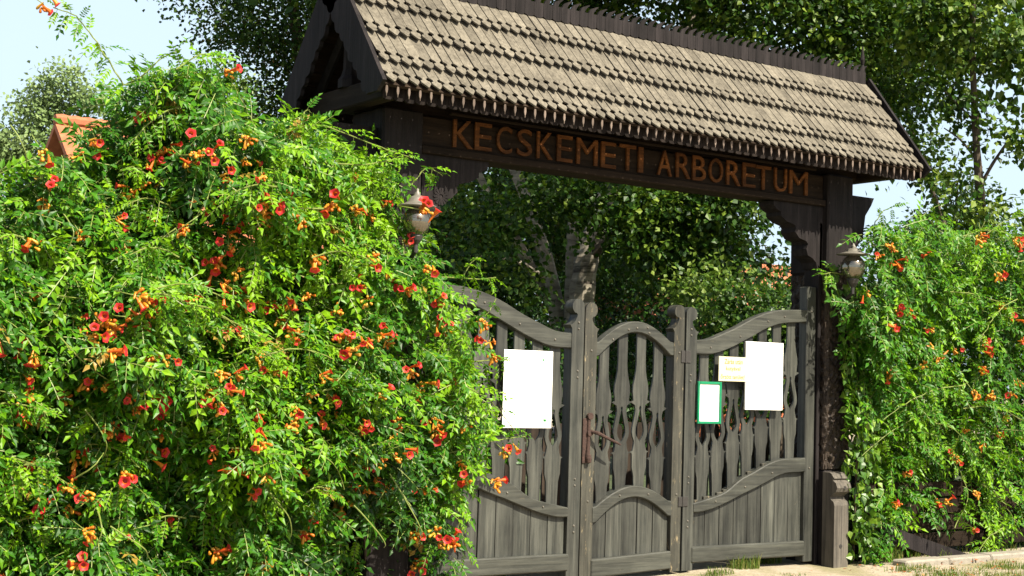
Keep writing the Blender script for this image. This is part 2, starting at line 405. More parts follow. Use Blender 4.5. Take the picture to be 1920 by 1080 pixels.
def shingle_rows(mb, side, detail):
    ends = [0.30, 0.57, 0.84, 1.015]
    starts = [-0.005, 0.19, 0.47, 0.75]
    w = 0.0905; N = int((RX1 - RX0 - 0.05) / w)
    w = (RX1 - RX0 - 0.05) / N
    for r, (e, st) in enumerate(zip(ends, starts)):
        lift = 0.068 - 0.0145 * r
        for k in range(N):
            cx = RX0 + 0.025 + (k + 0.5) * w + random.uniform(-.002, .002)
            hw = w / 2 - random.uniform(0.0026, 0.0060)
            if random.random() < 0.03: hw -= 0.004
            sag = 0.012 * math.sin(math.pi * (cx - RX0) / (RX1 - RX0))
            s1 = e * SL + random.uniform(-.008, .008); s0 = st * SL
            lo = lift + random.uniform(0, .004) - sag; hi = lift + 0.012 - sag
            th = 0.012; twist = random.uniform(-.002, .002)
            mb.cur = min(1, max(0, random.gauss(0.5, 0.22)))
            if detail:
                prof = [(s0, 1), (s1 - 0.122, 1), (s1 - 0.115, .70), (s1 - 0.106, .46), (s1 - 0.094, .40), (s1 - 0.082, .50), (s1 - 0.075, .95),
                        (s1 - 0.050, .97), (s1 - 0.030, .60), (s1 - 0.014, .33), (s1, .10)]
            else: prof = [(s0, 1), (s1 - .03, 1), (s1, .3)]
            V = []
            for (sd, q) in prof:
                t = (sd - s0) / (s1 - s0); lf = lo - 0.026 * (1 - t) + t * 0.006
                for xx, dz in ((-1, 0), (1, 0), (-1, -th), (1, -th)):
                    V.append(slope_pt(cx + xx * hw * q, sd, lf + dz + xx * twist, side))
            F = []
            for i in range(len(prof) - 1):
                a = 4 * i; b = a + 4
                F += [[a, b, b + 1, a + 1], [a + 2, a + 3, b + 3, b + 2], [a, a + 2, b + 2, b], [a + 1, b + 1, b + 3, a + 3]]
            e0 = 4 * (len(prof) - 1); F += [[e0, e0 + 2, e0 + 3, e0 + 1]]
            mb.add(V, F)

# shingle wood grain should follow the slope: use a material with y grain
M['shingle'] = wood("shingle_wood", (0.056, 0.050, 0.039), (0.140, 0.126, 0.098), 'z', 0.9, bump=0.4, tintamt=0.28, spec=0.1, stretch=2.2, stain=(0.78, 1.14))
mb = MB(); shingle_rows(mb, -1, True); mb.build("roof_slope", M['shingle'], gw)
mb = MB(); shingle_rows(mb, 1, False); mb.build("roof_slope", M['shingle'], gw)
# sheathing boards under the shingles (both slopes)
mb = MB()
for side in (-1, 1):
    for k in range(9):
        s0 = k * SL / 9 + 0.004; s1 = (k + 1) * SL / 9 - 0.004; mb.cur = random.random()
        V = [slope_pt(x, sd, lf, side) for x in (RX0 + .02, RX1 - .02) for sd in (s0, s1) for lf in (-0.035, -0.012)]
        mb.add(V, [[0, 1, 3, 2], [4, 6, 7, 5], [0, 4, 5, 1], [2, 3, 7, 6], [1, 5, 7, 3], [0, 2, 6, 4]])
mb.build("roof_sheathing", M['darkx'], gw)
# scalloped fringe under front and rear eave; pale slats imitate sunlight between shingle tips
for side in (-1, 1):
    mb = MB(); w = 0.0905; N = 62; w = (RX1 - RX0 - .08) / N
    yb = RYC + side * (HALF - 0.085)
    for k in range(N):
        cx = RX0 + .04 + (k + .5) * w; mb.cur = random.random(); z0 = ZE - 0.098 + random.uniform(-.004, .004)
        rows = [(z0, -.5, .5), (z0 + .008, -.85, .85), (z0 + .018, -1, 1), (z0 + .13, -1, 1)]
        mb.strips([(z, cx + a * w * .49, cx + b_ * w * .49) for z, a, b_ in rows], yb - .009, yb + .009)
    mb.build("eave_fringe", M['fringe'], gw)
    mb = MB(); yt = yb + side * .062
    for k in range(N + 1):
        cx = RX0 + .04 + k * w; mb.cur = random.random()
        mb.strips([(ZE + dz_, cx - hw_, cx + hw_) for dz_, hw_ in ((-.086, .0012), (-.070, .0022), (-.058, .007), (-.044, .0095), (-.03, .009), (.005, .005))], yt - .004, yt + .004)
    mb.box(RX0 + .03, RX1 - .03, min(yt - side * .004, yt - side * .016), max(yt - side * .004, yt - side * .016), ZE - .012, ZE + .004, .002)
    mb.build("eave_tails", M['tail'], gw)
# ridge crest board with a comb of little hooks
mb = MB(); N = 62; w = (RX1 - RX0 - .06) / N; zc = ZR + 0.035
for k in range(N):
    x0 = RX0 + .03 + k * w; mb.cur = random.random()
    mb.strips([(zc - .035, x0 + .3 * w, x0 + .7 * w), (zc - .022, x0 + .02 * w, x0 + .98 * w), (zc + .085, x0 + .01 * w, x0 + .99 * w)], RYC - .055, RYC - .035)
    # hook
    mb.strips([(zc + .085, x0 + .10 * w, x0 + .62 * w), (zc + .108, x0 + .22 * w, x0 + .72 * w), (zc + .128, x0 + .45 * w, x0 + .92 * w), (zc + .142, x0 + .85 * w, x0 + 1.12 * w), (zc + .150, x0 + 1.05 * w, x0 + 1.2 * w)], RYC - .055, RYC - .035)
mb.box(RX0 + .03, RX1 - .03, RYC - .033, RYC + .03, zc - .06, zc + .08, .008)
mb.build("ridge_crest", M['dark'], gw)
# finials over both gables
for x in (RX0 + .01, RX1 - .02):
    mb = MB(); mb.tube([(x, RYC, ZR - .15), (x, RYC, ZR + .16), (x + .008, RYC, ZR + .2), (x, RYC, ZR + .25), (x + .004, RYC, ZR + .38)], [.03, .028, .012, .024, .006], 8)
    mb.build("finial", M['dark'], gw)
# bargeboards (two per gable) with a scalloped lower edge
for xg, d in ((RX0, -1), (RX1, 1)):
    for side in (-1, 1):
        mb = MB(); n = 64; V = []
        for i in range(n + 1):
            sd = -0.01 + (SL + 0.035) * i / n
            lo = -0.165 - 0.022 * abs(math.sin(sd * math.pi / .105)) - (0.012 if int(sd / .105) % 3 == 0 else 0)
            if i > n - 5: lo = -0.165 + 0.02 * (i - n + 5)
            for xx in (xg, xg + d * .032):
                V += [slope_pt(xx, sd, 0.092 - .05 * i / n, side), slope_pt(xx, sd, lo, side)]
        F = []
        for i in range(n):
            a = 4 * i; b = a + 4
            F += [[a, a + 1, b + 1, b], [a + 2, b + 2, b + 3, a + 3], [a, b, b + 2, a + 2], [a + 1, a + 3, b + 3, b + 1]]
        F += [[0, 2, 3, 1], [4 * n, 4 * n + 1, 4 * n + 3, 4 * n + 2]]
        mb.add(V, F); mb.build("bargeboard", M['dark'], gw)
    # gable truss: tie beam, king post, struts, small pendant
    xt = xg - d * .10
    mb = MB(); mb.box(min(xt, xt - d * .12), max(xt, xt - d * .12), RYC - .62, RYC + .62, ZE - .07, ZE + .09, .012); mb.build("tie_beam", M['darky'], gw)
    mb = MB(); mb.tube([(xt - d * .05, RYC, ZE + .08), (xt - d * .05, RYC, ZE + .14), (xt - d * .05, RYC, ZE + .17), (xt - d * .05, RYC, ZE + .22), (xt - d * .05, RYC, ZR - .08)], [.09, .09, .07, .055, .05], 8)
    mb.build("king_post", M['dark'], gw)
    for sg in (-1, 1):
        mb = MB(); mb.tube([(xt - d * .05, RYC + sg * .5, ZE + .08), (xt - d * .05, RYC + sg * .04, ZE + .58)], .035, 4); mb.build("strut", M['dark'], gw)
    mb = MB(); mb.box(xg + d * .006 - .012, xg + d * .006 + .012 + .025, RYC - .075, RYC - .05, ZR - .22, ZR + .02, .004)
    mb.build("gable_pendant", M['fringe'], gw)
# plates carrying the rafters
mb = MB()
for yy in (.02, .24): mb.box(RX0 + .12, RX1 - .12, yy, yy + .14, ZE - .06, ZE + .06, .01)
mb.build("wall_plate", M['darkx'], gw)

# posts: the right one carved on its front face
PX = ((-3.0, -2.66), (1.60, 1.93)); PY0, PY1 = -0.12, 0.34
def carved_post(x0, x1):
    mb = MB(); mb.cur = .5
    zc0, zc1 = 0.80, 2.55
    mb.box(x0, x1, PY0, PY1, -0.1, zc0, .015)
    mb.box(x0 + .02, x1 - .02, PY0 + .035, PY1 - .01, zc0 - .01, zc1 + .01, .004)
    mb.box(x0, x1, PY0, PY1, zc1, ZE - .06, .015)
    mb.mi = 1
    # deeply chip-carved skin over the shaft: front and left faces
    nu, nv = 27, 130
    for face in range(2):
        V = []
        for j in range(nv + 1):
            z = zc0 + (zc1 - zc0) * j / nv
            for i in range(nu + 1):
                u = i / nu
                a = math.sin(u * 6 * math.pi + 2.2 * math.sin(z * 13)) * math.sin(z * 62 + 3 * math.sin(u * 7))
                a2 = math.sin(u * 9 * math.pi + z * 40) * math.sin(z * 30 - u * 11)
                dep = 0.022 * max(0, a) + 0.014 * max(0, a2)
                if i in (0, nu) or j in (0, nv): dep = 0.034
                if face == 0: V.append((x0 + (x1 - x0) * u, PY0 + dep, z))
                else: V.append((x0 + dep, PY1 - (PY1 - PY0) * u, z))
        F = [[j * (nu + 1) + i, j * (nu + 1) + i + 1, (j + 1) * (nu + 1) + i + 1, (j + 1) * (nu + 1) + i] for j in range(nv) for i in range(nu)]
        mb.add(V, F)
    return mb
M['carved'] = wood("carved_post_wood", (0.010, 0.007, 0.005), (0.034, 0.024, 0.017), 'z', 0.6, worn_or_sunlit=(0.20, 0.15, 0.09), worn_or_sunlit_amt=0.68, spec=0.22, wscale=3.5)  # small pale flecks paint sunlight catching the carving into the colour
for k in (0, 1): carved_post(*PX[k]).build("post", [M['dark'], M['carved']], gw)
# inner jamb strips the leaves close against
mb = MB(); mb.box(1.557, 1.597, -.06, .12, -.05, 3.0, .006); mb.build("jamb", M['dark'], gw)
mb = MB(); mb.box(-2.657, -2.617, -.06, .12, -.05, 3.0, .006); mb.build("jamb", M['dark'], gw)

# name board beam
BX0, BX1, BY = -2.655, 1.595, -0.085
z_b0 = at(1200, 338, BY)[2]
mb = MB(); mb.box(BX0, BX1, BY + .02, .22, z_b0 - .0, ZE - .075, .01)
mb.box(BX0 + .25, BX1 - .12, BY - .006, BY + .03, 3.455, 3.475, .004)
mb.box(BX0 + .0, BX1 - .0, BY - .012, BY + .03, z_b0 - .012, z_b0 + .045, .006)
beam = mb.build("name_board", M['darkx'], gw)

FONT_CACHE = {}
def glyphs(ch, ext=0.012, off=0.0):
    k = (ch, ext, off)
    if k in FONT_CACHE: return FONT_CACHE[k]
    cu = bpy.data.curves.new("glyph", 'FONT'); cu.body = ch; cu.size = 1.0; cu.extrude = ext; cu.resolution_u = 4; cu.offset = off
    t = bpy.data.objects.new("glyph", cu); COL.objects.link(t)
    dg = bpy.context.evaluated_depsgraph_get(); me = bpy.data.meshes.new_from_object(t.evaluated_get(dg))
    V = np.array([v.co[:] for v in me.vertices]); F = [list(p.vertices) for p in me.polygons]
    bpy.data.meshes.remove(me); bpy.data.objects.remove(t); bpy.data.curves.remove(cu)
    FONT_CACHE[k] = (V, F); return V, F

TXT = [('K', 848, 886), ('E', 889, 921), ('C', 930, 959), ('S', 969, 997), ('K', 1006, 1036), ('E', 1044, 1073), ('M', 1081, 1120), ('E', 1127, 1155),
       ('T', 1162, 1192), ('I', 1197, 1206), ('A', 1233, 1260), ('R', 1268, 1295), ('B', 1299, 1324), ('O', 1330, 1356), ('R', 1363, 1389), ('E', 1393, 1417),
       ('T', 1418, 1446), ('U', 1453, 1476), ('M', 1481, 1515)]
mb = MB(); words = []
lz0 = at(1180, 322, BY)[2]; lz1 = at(1180, 272, BY)[2]
for ch, pa, pb in TXT:
    if ch == 'A': words.append(mb); mb = MB()
    V, F = glyphs(ch, 0.02)
    x0 = at(pa, 300, BY)[0]; x1 = at(pb, 300, BY)[0]
    mn, mx = V.min(0), V.max(0); sx = (x1 - x0) / (mx[0] - mn[0]); sz = (3.428 - 3.222) / (mx[1] - mn[1])
    jit = random.uniform(-.003, .003); mb.cur = random.random()
    mb.add([(x0 + (v[0] - mn[0]) * sx, BY + 0.004 - (v[2] / .02) * .008, 3.222 + jit + (v[1] - mn[1]) * sz) for v in V], F)
for mb in words + [mb]: mb.build("lettering", M['letter'], beam)

# carved brackets: inner pair under the beam, outer pair under the gable overhang
def bracket(x0, sgn, wdt, ztop, drop, y0, y1):
    """stepped scroll profile that widens upward from the post"""
    prof = [(0.0, .10), (.03, .11), (.10, .13), (.16, .20), (.20, .30), (.30, .33), (.38, .30), (.42, .33), (.46, .48), (.55, .56), (.62, .55), (.66, .58), (.70, .74), (.78, .86), (.84, .86), (.88, .95), (.94, 1.0), (1, 1.0)]
    rows = []
    for t, q in prof:
        z = ztop - drop + t * drop; xa, xb = (x0, x0 + wdt * q) if sgn > 0 else (x0 - wdt * q, x0)
        rows.append((z, xa, xb))
    mb = MB(); mb.strips(rows, y0, y1); return mb
zt = z_b0 - .014
for x0, sg in ((PX[0][1] + .002, 1), (PX[1][0] - .002, -1)):
    mb = bracket(x0, sg, .62, zt, .56, -.06, .12)
    br = mb.build("bracket", M['dark'], gw)
    if sg < 0: continue
    rc = (x0 + sg * .20, zt - .30)
    mb = MB()
    for k in range(14):                       # carved rosette petals
        a = 2 * math.pi * k / 14; c_, s_ = math.cos(a), math.sin(a)
        P = [(.018, -.004), (.06, -.010), (.068, 0), (.06, .010), (.018, .004)]
        pts = [(rc[0] + u * c_ - v * s_, rc[1] + u * s_ + v * c_) for u, v in P]
        mb.prism(pts, lambda a_, b_, t: (a_, t, b_), -.0605, -.067)
    mb.build("rosette", M['dark'], br)
for x0, sg in ((PX[0][0] - .002, -1), (PX[1][1] + .002, 1)):
    prof = [(0, .0), (.02, .20), (.10, .26), (.16, .18), (.24, .16), (.34, .20), (.44, .34), (.52, .52), (.58, .60), (.64, .62), (.80, .68), (.92, .9), (1, 1)]
    rows = [(ZE - .21 - .86 + t * .86, *( (x0, x0 + .36 * q + .004) if sg > 0 else (x0 - .36 * q - .004, x0))) for t, q in prof]
    mb = MB(); mb.strips(rows, -.04, .14)
    mb.tube([(x0 + sg * .075, -.075, ZE - .96), (x0 + sg * .075, .16, ZE - .96)], .062, 14)
    mb.build("bracket", M['dark'], gw)

# ------------------------------------------------------------------ gate leaves
GY0, GY1 = -0.03, 0.03                     # stile thickness
def interp(pts, x):
    xs_ = [p_[0] for p_ in pts]; zs_ = [p_[1] for p_ in pts]
    # smooth (cubic-ish) interpolation through sample points
    i = max(0, min(len(xs_) - 2, int(np.searchsorted(xs_, x)) - 1)); t = (x - xs_[i]) / (xs_[i + 1] - xs_[i])
    def sl(k):
        if k <= 0: return (zs_[1] - zs_[0]) / (xs_[1] - xs_[0])
        if k >= len(xs_) - 1: return (zs_[-1] - zs_[-2]) / (xs_[-1] - xs_[-2])
        return (zs_[k + 1] - zs_[k - 1]) / (xs_[k + 1] - xs_[k - 1])
    h = xs_[i + 1] - xs_[i]; m0, m1 = sl(i) * h, sl(i + 1) * h
    return (2 * t**3 - 3 * t**2 + 1) * zs_[i] + (t**3 - 2 * t**2 + t) * m0 + (-2 * t**3 + 3 * t**2) * zs_[i + 1] + (t**3 - t**2) * m1

def pxs(lst, Y=-.05): return [(float(q[0]), float(q[2])) for q in (at(a, b_, Y) for a, b_ in lst)]
UP_T = pxs([(1303, 637), (1331, 636), (1359, 625), (1387, 612), (1414, 597), (1442, 586), (1470, 581), (1503, 581)])
UP_B = pxs([(1303, 664), (1339, 664), (1373, 652), (1409, 633), (1442, 615), (1470, 607), (1503, 605)])
LO_T = pxs([(1293, 946), (1327, 935.6), (1360, 923), (1389, 899), (1415.5, 884.5), (1442, 869), (1467, 861), (1497, 859.6)])
LO_B = pxs([(1293, 961), (1315.5, 960), (1349, 949), (1393, 926.7), (1426.7, 910), (1460, 892), (1478, 887), (1497, 886)])

def baluster(mb, x, zb, zt_, ze, f=None, sc=1.0):
    """flat sawn baluster; ze = height of the barbs above the eyelet"""
    W = lambda v: v * sc
    P = [(zb, .052, 0), (zb + .05, .046, 0), (ze - .58, .052, 0), (ze - .52, .066, 0), (ze - .44, .068, 0), (ze - .405, .070, 0), (ze - .395, .086, 0), (ze - .385, .064, 0),
         (ze - .35, .055, 0), (ze - .31, .050, .001), (ze - .288, .058, .016), (ze - .265, .067, .031), (ze - .235, .073, .039), (ze - .20, .071, .036), (ze - .15, .060, .025), (ze - .10, .049, .014),
         (ze - .06, .043, .006), (ze - .045, .044, .009), (ze - .032, .047, .009), (ze - .022, .048, .0005), (ze - .015, .050, 0), (ze, .076, 0), (ze + .010, .090, 0), (ze + .020, .064, 0), (ze + .05, .067, 0), (ze + .09, .073, 0), (ze + .14, .070, 0),
         (ze + .20, .056, 0), (ze + .26, .046, 0), (ze + .32, .042, 0)]
    P = [q for q in P if q[0] < zt_ - .005 and q[0] >= zb]
    P.append((zt_, .042, 0))
    L = [(z, x - W(w), x - W(s_)) for z, w, s_ in P]; R = [(z, x + W(s_), x + W(w)) for z, w, s_ in P]
    # solid where the slot is closed, split where it is open
    seg = []; i = 0
    while i < len(P):
        j = i; op = P[i][2] > 0
        while j + 1 < len(P) and (P[j + 1][2] > 0) == op: j += 1
        a = max(0, i - (1 if op else 0)); b_ = min(len(P) - 1, j + (1 if op else 0))
        if op:
            mb.strips(L[a:b_ + 1], -.008, .008, f); mb.strips(R[a:b_ + 1], -.008, .008, f)
        elif j > i:
            mb.strips([(P[k][0], x - W(P[k][1]), x + W(P[k][1])) for k in range(i, j + 1)], -.008, .008, f)
        i = j + 1

def stud(mb, x, z, y, f=None, r=.0095):
    prof = [(r, 0), (r * .9, .004), (r * .6, .008), (.001, .0095)]
    V = []
    for rr, h in prof:
        for k in range(8):
            a = 2 * math.pi * k / 8; V.append((x + rr * math.cos(a), y - h, z + rr * math.sin(a)))
    F = [[i * 8 + k, i * 8 + (k + 1) % 8, (i + 1) * 8 + (k + 1) % 8, (i + 1) * 8 + k] for i in range(3) for k in range(8)] + [[24 + k for k in range(8)]]
    if f: V = [f(v) for v in V]
    mb.add(V, F)

def stile(mb, x0, x1, z0, z1, knob=0, f=None):
    """upright whose head is a round knob over a cut-in neck; knob: side of the neck cut (-1 left, 1 right, 0 none)"""
    if not knob: mb.box(x0, x1, GY0 - .02, GY1 + .02, z0, z1, .007, f); return
    w = x1 - x0; R = w * .50; zc = z1 - R; zn = zc - R - .085
    rows = [(z0, 0, 1), (z0 + .006, 0, 1), (zn - .03, 0, 1), (zn - .012, -.10, 1), (zn, -.16, 1), (zn + .004, .02, 1), (zn + .03, .26, 1), (zn + .06, .40, 1), (zn + .08, .43, 1), (zc - R * .86, .36, 1)]
    for k in range(13):
        a = -1.0 + (math.pi / 2 + 1.0 - .08) * k / 12
        hw = math.cos(a) * R / w
        rows.append((zc + R * math.sin(a), .5 - hw, 1.0 if a < 0 else .5 + hw))
    out = []
    for z, a, b_ in rows:
        b_ = min(b_, 1.0)
        if knob < 0: out.append((z, x0 + a * w, x0 + b_ * w))
        else: out.append((z, x1 - b_ * w, x1 - a * w))
    mb.strips(out, GY0 - .02, GY1 + .02, f)

def leaf_boards(mb, xa, xb, zb, topf, n, f=None):
    w = (xb - xa) / n
    for k in range(n):
        a = xa + k * w + .003; b_ = xa + (k + 1) * w - .003; mb.cur = random.random()
        if k == n // 2: b_ -= .006
        z1, z2 = topf(a), topf(b_); dy = random.uniform(-.003, .003)
        V = [(a, -.012 + dy, zb), (b_, -.012 + dy, zb), (b_, -.012 + dy, z2), (a, -.012 + dy, z1), (a, .012, zb), (b_, .012, zb), (b_, .012, z2), (a, .012, z1)]
        if f: V = [f(v) for v in V]
        mb.add(V, [[0, 1, 2, 3], [4, 7, 6, 5], [0, 3, 7, 4], [1, 5, 6, 2], [3, 2, 6, 7], [0, 4, 5, 1]])

def big_leaf(mirror, label):
    """right leaf spans x 0.0 .. 1.54; the left one is its mirror image about the gate's middle"""
    mx = (lambda x: -1.078 - x) if mirror else (lambda x: x)
    f = (lambda v: (mx(v[0]), v[1], v[2])) if mirror else None
    mb = MB(); mb.cur = .5
    st = MB(); st.cur = .55
    stile(st, .0, .118, -.005, 2.165, 1, f)
    st.cur = .4; stile(st, 1.425, 1.54, .0, 2.42, 0, f)
    st.mi = 1; st.cur = .7; st.box(.10, 1.43, -.062, .03, .055, .185, .01, f)
    st.mi = 2
    for x, z in ((.055, 1.98), (.055, 1.93), (.055, 1.60), (.055, 1.55), (.055, .76), (.055, .71), (.055, .40), (.055, .35), (1.48, 2.2), (1.48, .82)): stud(st, x, z, -.0495, f)
    lf = st.build("gate_leaf", [M['gate'], M['rail'], M['stud']], gw); lf["label"] = label
    mb = MB(); mb.cur = .6; xs_ = np.linspace(.116, 1.428, 26)
    mb.ribbon(xs_, [interp(UP_B, x) for x in xs_], [interp(UP_T, x) for x in xs_], -.045, .035, .008, f); mb.mi = 1
    for x in (.28, .62, .95, 1.15): stud(mb, x, interp(UP_B, x) + .06, -.0445, f)
    mb.build("top_rail", [M['rail'], M['stud']], lf)
    mb = MB(); mb.cur = .45
    mb.ribbon(xs_, [interp(LO_B, x) for x in xs_], [interp(LO_T, x) for x in xs_], -.055, .035, .008, f)
    if not mirror:                                # old split remains along this leaf's middle rail
        mb.mi = 2
        for x, ln in ((.14, .05), (.25, .08), (.40, .10), (.47, .12), (.52, .07), (.75, .1), (.92, .09)):
            z = interp(LO_T, x); mb.cur = random.random(); mb.box(x, x + ln, -.03, .02, z - .01, z + random.uniform(.01, .028), .004)
    mb.mi = 1
    for x in (.36, .70, 1.02): stud(mb, x, interp(LO_B, x) + .055, -.0545, f)
    mb.build("middle_rail", [M['rail'], M['stud'], M['worn']], lf)
    mb = MB(); leaf_boards(mb, .118, 1.425, .15, lambda x: .5 * (interp(LO_B, x) + interp(LO_T, x)), 8, f); mb.build("plank_panel", M['gate'], lf)
    xsb = [.245, .415, .59, .755, .925, 1.10, 1.275]
    for x in xsb:
        mb = MB(); mb.cur = random.random(); zl = .5 * (interp(LO_B, x) + interp(LO_T, x)); zu = .5 * (interp(UP_B, x) + interp(UP_T, x))
        baluster(mb, x, zl, zu, zl + .80, f, 1.13); mb.build("baluster", M['gate'], lf)
    return lf
lfR = big_leaf(False, "right gate leaf whose top rail rises to the carved post, with three signs")
lfL = big_leaf(True, "left gate leaf half hidden by the flowering vine, with one white sign")
# wicket door (racked: its latch side has dropped)
rack = lambda v: (v[0], v[1], v[2] + 0.038 * (v[0] + 0.02) + 0.002)
st = MB(); st.cur = .7; stile(st, -1.066, -.945, -.005, 2.18, 1, rack); st.cur = .5; stile(st, -.130, -.022, -.005, 2.175, -1, rack)
st.mi = 1; st.cur = .7; st.box(-.955, -.125, -.062, .03, .02, .165, .01, rack)
st.mi = 2
for x, z in ((-1.0, 1.80), (-1.0, .62), (-.075, 1.78), (-.075, .62)): stud(st, x, z, -.0495, rack)
wk = st.build("wicket_door", [M['worn'], M['rail'], M['stud']], gw); wk["label"] = "narrow middle wicket door with arched rails and a rusty lock"
def arc(x0, x1, zend, zmid, n=24):
    xs_ = np.linspace(x0, x1, n); u = (xs_ - .5 * (x0 + x1)) / (.5 * (x1 - x0))
    fl = np.where(np.abs(u) > .93, .93, np.abs(u)) / .93
    return xs_, zend + (zmid - zend) * np.cos(fl * math.pi / 2) ** 0.95
xs_, lo_ = arc(-.95, -.128, 1.752, 1.945); _, hi_ = arc(-.95, -.128, 1.865, 2.035)
hi_ = np.maximum(hi_, lo_ + .075); mb = MB(); mb.cur = .6; mb.ribbon(xs_, lo_, hi_, -.045, .035, .008, rack); mb.mi = 1
for x in (-.78, -.62, -.53, -.42, -.40): stud(mb, x, float(np.interp(x, xs_, lo_)) + .045 + random.uniform(-.02, .02), -.0445, rack)
mb.build("top_rail", [M['rail'], M['stud']], wk)
up_lo = (xs_, lo_)
xs2, lo2 = arc(-.95, -.128, .445, .625); _, hi2 = arc(-.95, -.128, .570, .715)
hi2 = np.maximum(hi2, lo2 + .08); mb = MB(); mb.cur = .4; mb.ribbon(xs2, lo2, hi2, -.055, .035, .008, rack); mb.mi = 1
for x in (-.68, -.38): stud(mb, x, float(np.interp(x, xs2, lo2)) + .05, -.0545, rack)
mb.build("middle_rail", [M['rail'], M['stud']], wk)
mb = MB(); leaf_boards(mb, -.945, -.13, .14, lambda x: float(np.interp(x, xs2, .5 * (lo2 + hi2))), 5, rack); mb.build("plank_panel", M['gate'], wk)
for x, zz in ((-.832, 1.305), (-.64, 1.375), (-.447, 1.375), (-.262, 1.315)):
    mb = MB(); mb.cur = random.random()
    baluster(mb, x, float(np.interp(x, xs2, .5 * (lo2 + hi2))), float(np.interp(x, xs_, .5 * (lo_ + hi_))), zz, rack, 1.12); mb.build("baluster", M['gate'], wk)
# lock plate, lever and drop
mb = MB(); mb.box(-1.072, -.995, -.062, -.0505, .92, 1.27, .003, rack); mb.tube([(-1.02, -.065, 1.26), (-1.02, -.065, 1.05), (-1.03, -.07, .93)], [.012, .014, .016], 8)
for z in (1.25, 1.12): mb.tube([(-1.012, -.06, z), (-1.012, -.082, z)], .027, 12)
mb.lathe([(.001, -.04), (.022, -.03), (.026, 0), (.018, .03), (.001, .04)], (-1.02, -.075, .92), 10)
lk = mb.build("lock_plate", M['rust'], wk, smooth=False)
mb = MB(); mb.tube([(-1.0, -.075, 1.13), (-.97, -.12, 1.12), (-.90, -.145, 1.085), (-.80, -.155, 1.045), (-.765, -.155, 1.03)], [.013, .016, .013, .010, .006], 8)
mb.build("lever_handle", M['rust'], lk)
mb = MB(); mb.box(-.055, .05, -.058, -.0505, 1.70, 1.80, .002); mb.tube([(-.008, -.058, 1.70), (-.008, -.058, 1.80)], .008, 8); mb.build("hinge", M['lampdark'], wk)
mb = MB(); mb.box(-.055, .05, -.058, -.0505, .52, .60, .002); mb.tube([(-.008, -.058, .52), (-.008, -.058, .60)], .008, 8); mb.build("hinge", M['lampdark'], wk)

# ------------------------------------------------------------------ signs on the gate
def text_mesh(mb, body, x0, x1, z0, z1, y):
    V, F = glyphs(body, 0.002); mn, mx_ = V.min(0), V.max(0); sx = (x1 - x0) / (mx_[0] - mn[0]); sz = (z1 - z0) / (mx_[1] - mn[1])
    mb.add([(x0 + (v[0] - mn[0]) * sx, y - (v[2] + .002) * .4, z0 + (v[1] - mn[1]) * sz) for v in V], F)

def sign_root(px, py, name, label, Y=-.075):
    q = at(px, py, Y); return thing(name, label, "sign", (q[0], Y, q[2]))
def sheet(mb, x0, x1, y, z0, z1, tilt=0.0, th=.008):
    mb.box(x0, x1, y, y + th, z0, z1, .002, (lambda v: (v[0], v[1], v[2] + tilt * (v[0] - x0))))

SY = -.078
def rect(pa, pb, Y=SY):
    a, b_ = at(*pa, Y), at(*pb, Y); return a[0], b_[0], b_[2], a[2]
# large white board on the left leaf
r_ = sign_root(990, 730, "notice_board", "large white notice board with thin dark border on the left gate leaf")
x0, x1, z0, z1 = rect((946, 655), (1033.5, 803))
nb = MB(); sheet(nb, x0, x1, SY, z0, z1)
mb = MB(); q = .018; t = .004
for a in ((x0 + q, x1 - q, z0 + q, z0 + q + t), (x0 + q, x1 - q, z1 - q - t, z1 - q), (x0 + q, x0 + q + t, z0 + q + t, z1 - q - t), (x1 - q - t, x1 - q, z0 + q + t, z1 - q - t)):
    mb.box(a[0], a[1], SY - .002, SY - .0005, a[2], a[3], .0003)
mb.build("border_line", M['line'], r_)
for (cx, cz, s_) in ((x1 - .10, z1 - .075, .028), (x1 - .075, z0 + .05, .04)):
    mb = MB()
    for k in range(3):
        a = .5 + k * .5; pts = [(cx + s_ * u * math.cos(a) - s_ * v * math.sin(a), cz + s_ * u * math.sin(a) * .7 + s_ * v * math.cos(a)) for u, v in ((0, 0), (.5, -.22), (1, 0), (.5, .22))]
        mb.prism(pts, lambda a_, b_, t_: (a_, t_, b_), SY - .0005, SY - .002)
    mb.build("leaf_emblem", M['leafmark'], r_)
mb = nb; mb.mi = 1
for k in range(7):
    mb.box(x0 + .07 + k * .022, x0 + .07 + k * .022 + random.uniform(.006, .016), SY - .0016, SY - .0004, z0 + .285, z0 + .285 + random.uniform(.008, .016), .0003)
for k in range(3): mb.box(x1 - .13 + k * .008, x1 - .126 + k * .008, SY - .0016, SY - .0004, z0 + .35 + k * .03, z0 + .36 + k * .03, .0003)
mb.build("board", [M['white'], M['ink']], r_)
# tall white board on the right leaf
r_ = sign_root(1434, 705, "notice_board", "tall plain white board at the upper right of the right gate leaf")
x0, x1, z0, z1 = rect((1400, 640), (1467, 769.5)); mb = MB(); sheet(mb, x0, x1, SY, z0, z1, .0, .02); mb.mi = 1
for (u0, u1, v) in ((.10, .86, .86), (.14, .9, .815), (.26, .82, .50), (.5, .68, .44)):
    u = u0
    while u < u1:
        w_ = random.uniform(.02, .06); mb.box(x0 + (x1 - x0) * u, x0 + (x1 - x0) * min(u1, u + w_), SY - .0016, SY - .0004, z0 + (z1 - z0) * v, z0 + (z1 - z0) * v + .012, .0003); u += w_ + .025
M['faint'] = plain("almost_faded_ink", (0.79, 0.77, 0.71), 0.6, var=0.03)
mb.build("board", [M['white'], M['faint']], r_)
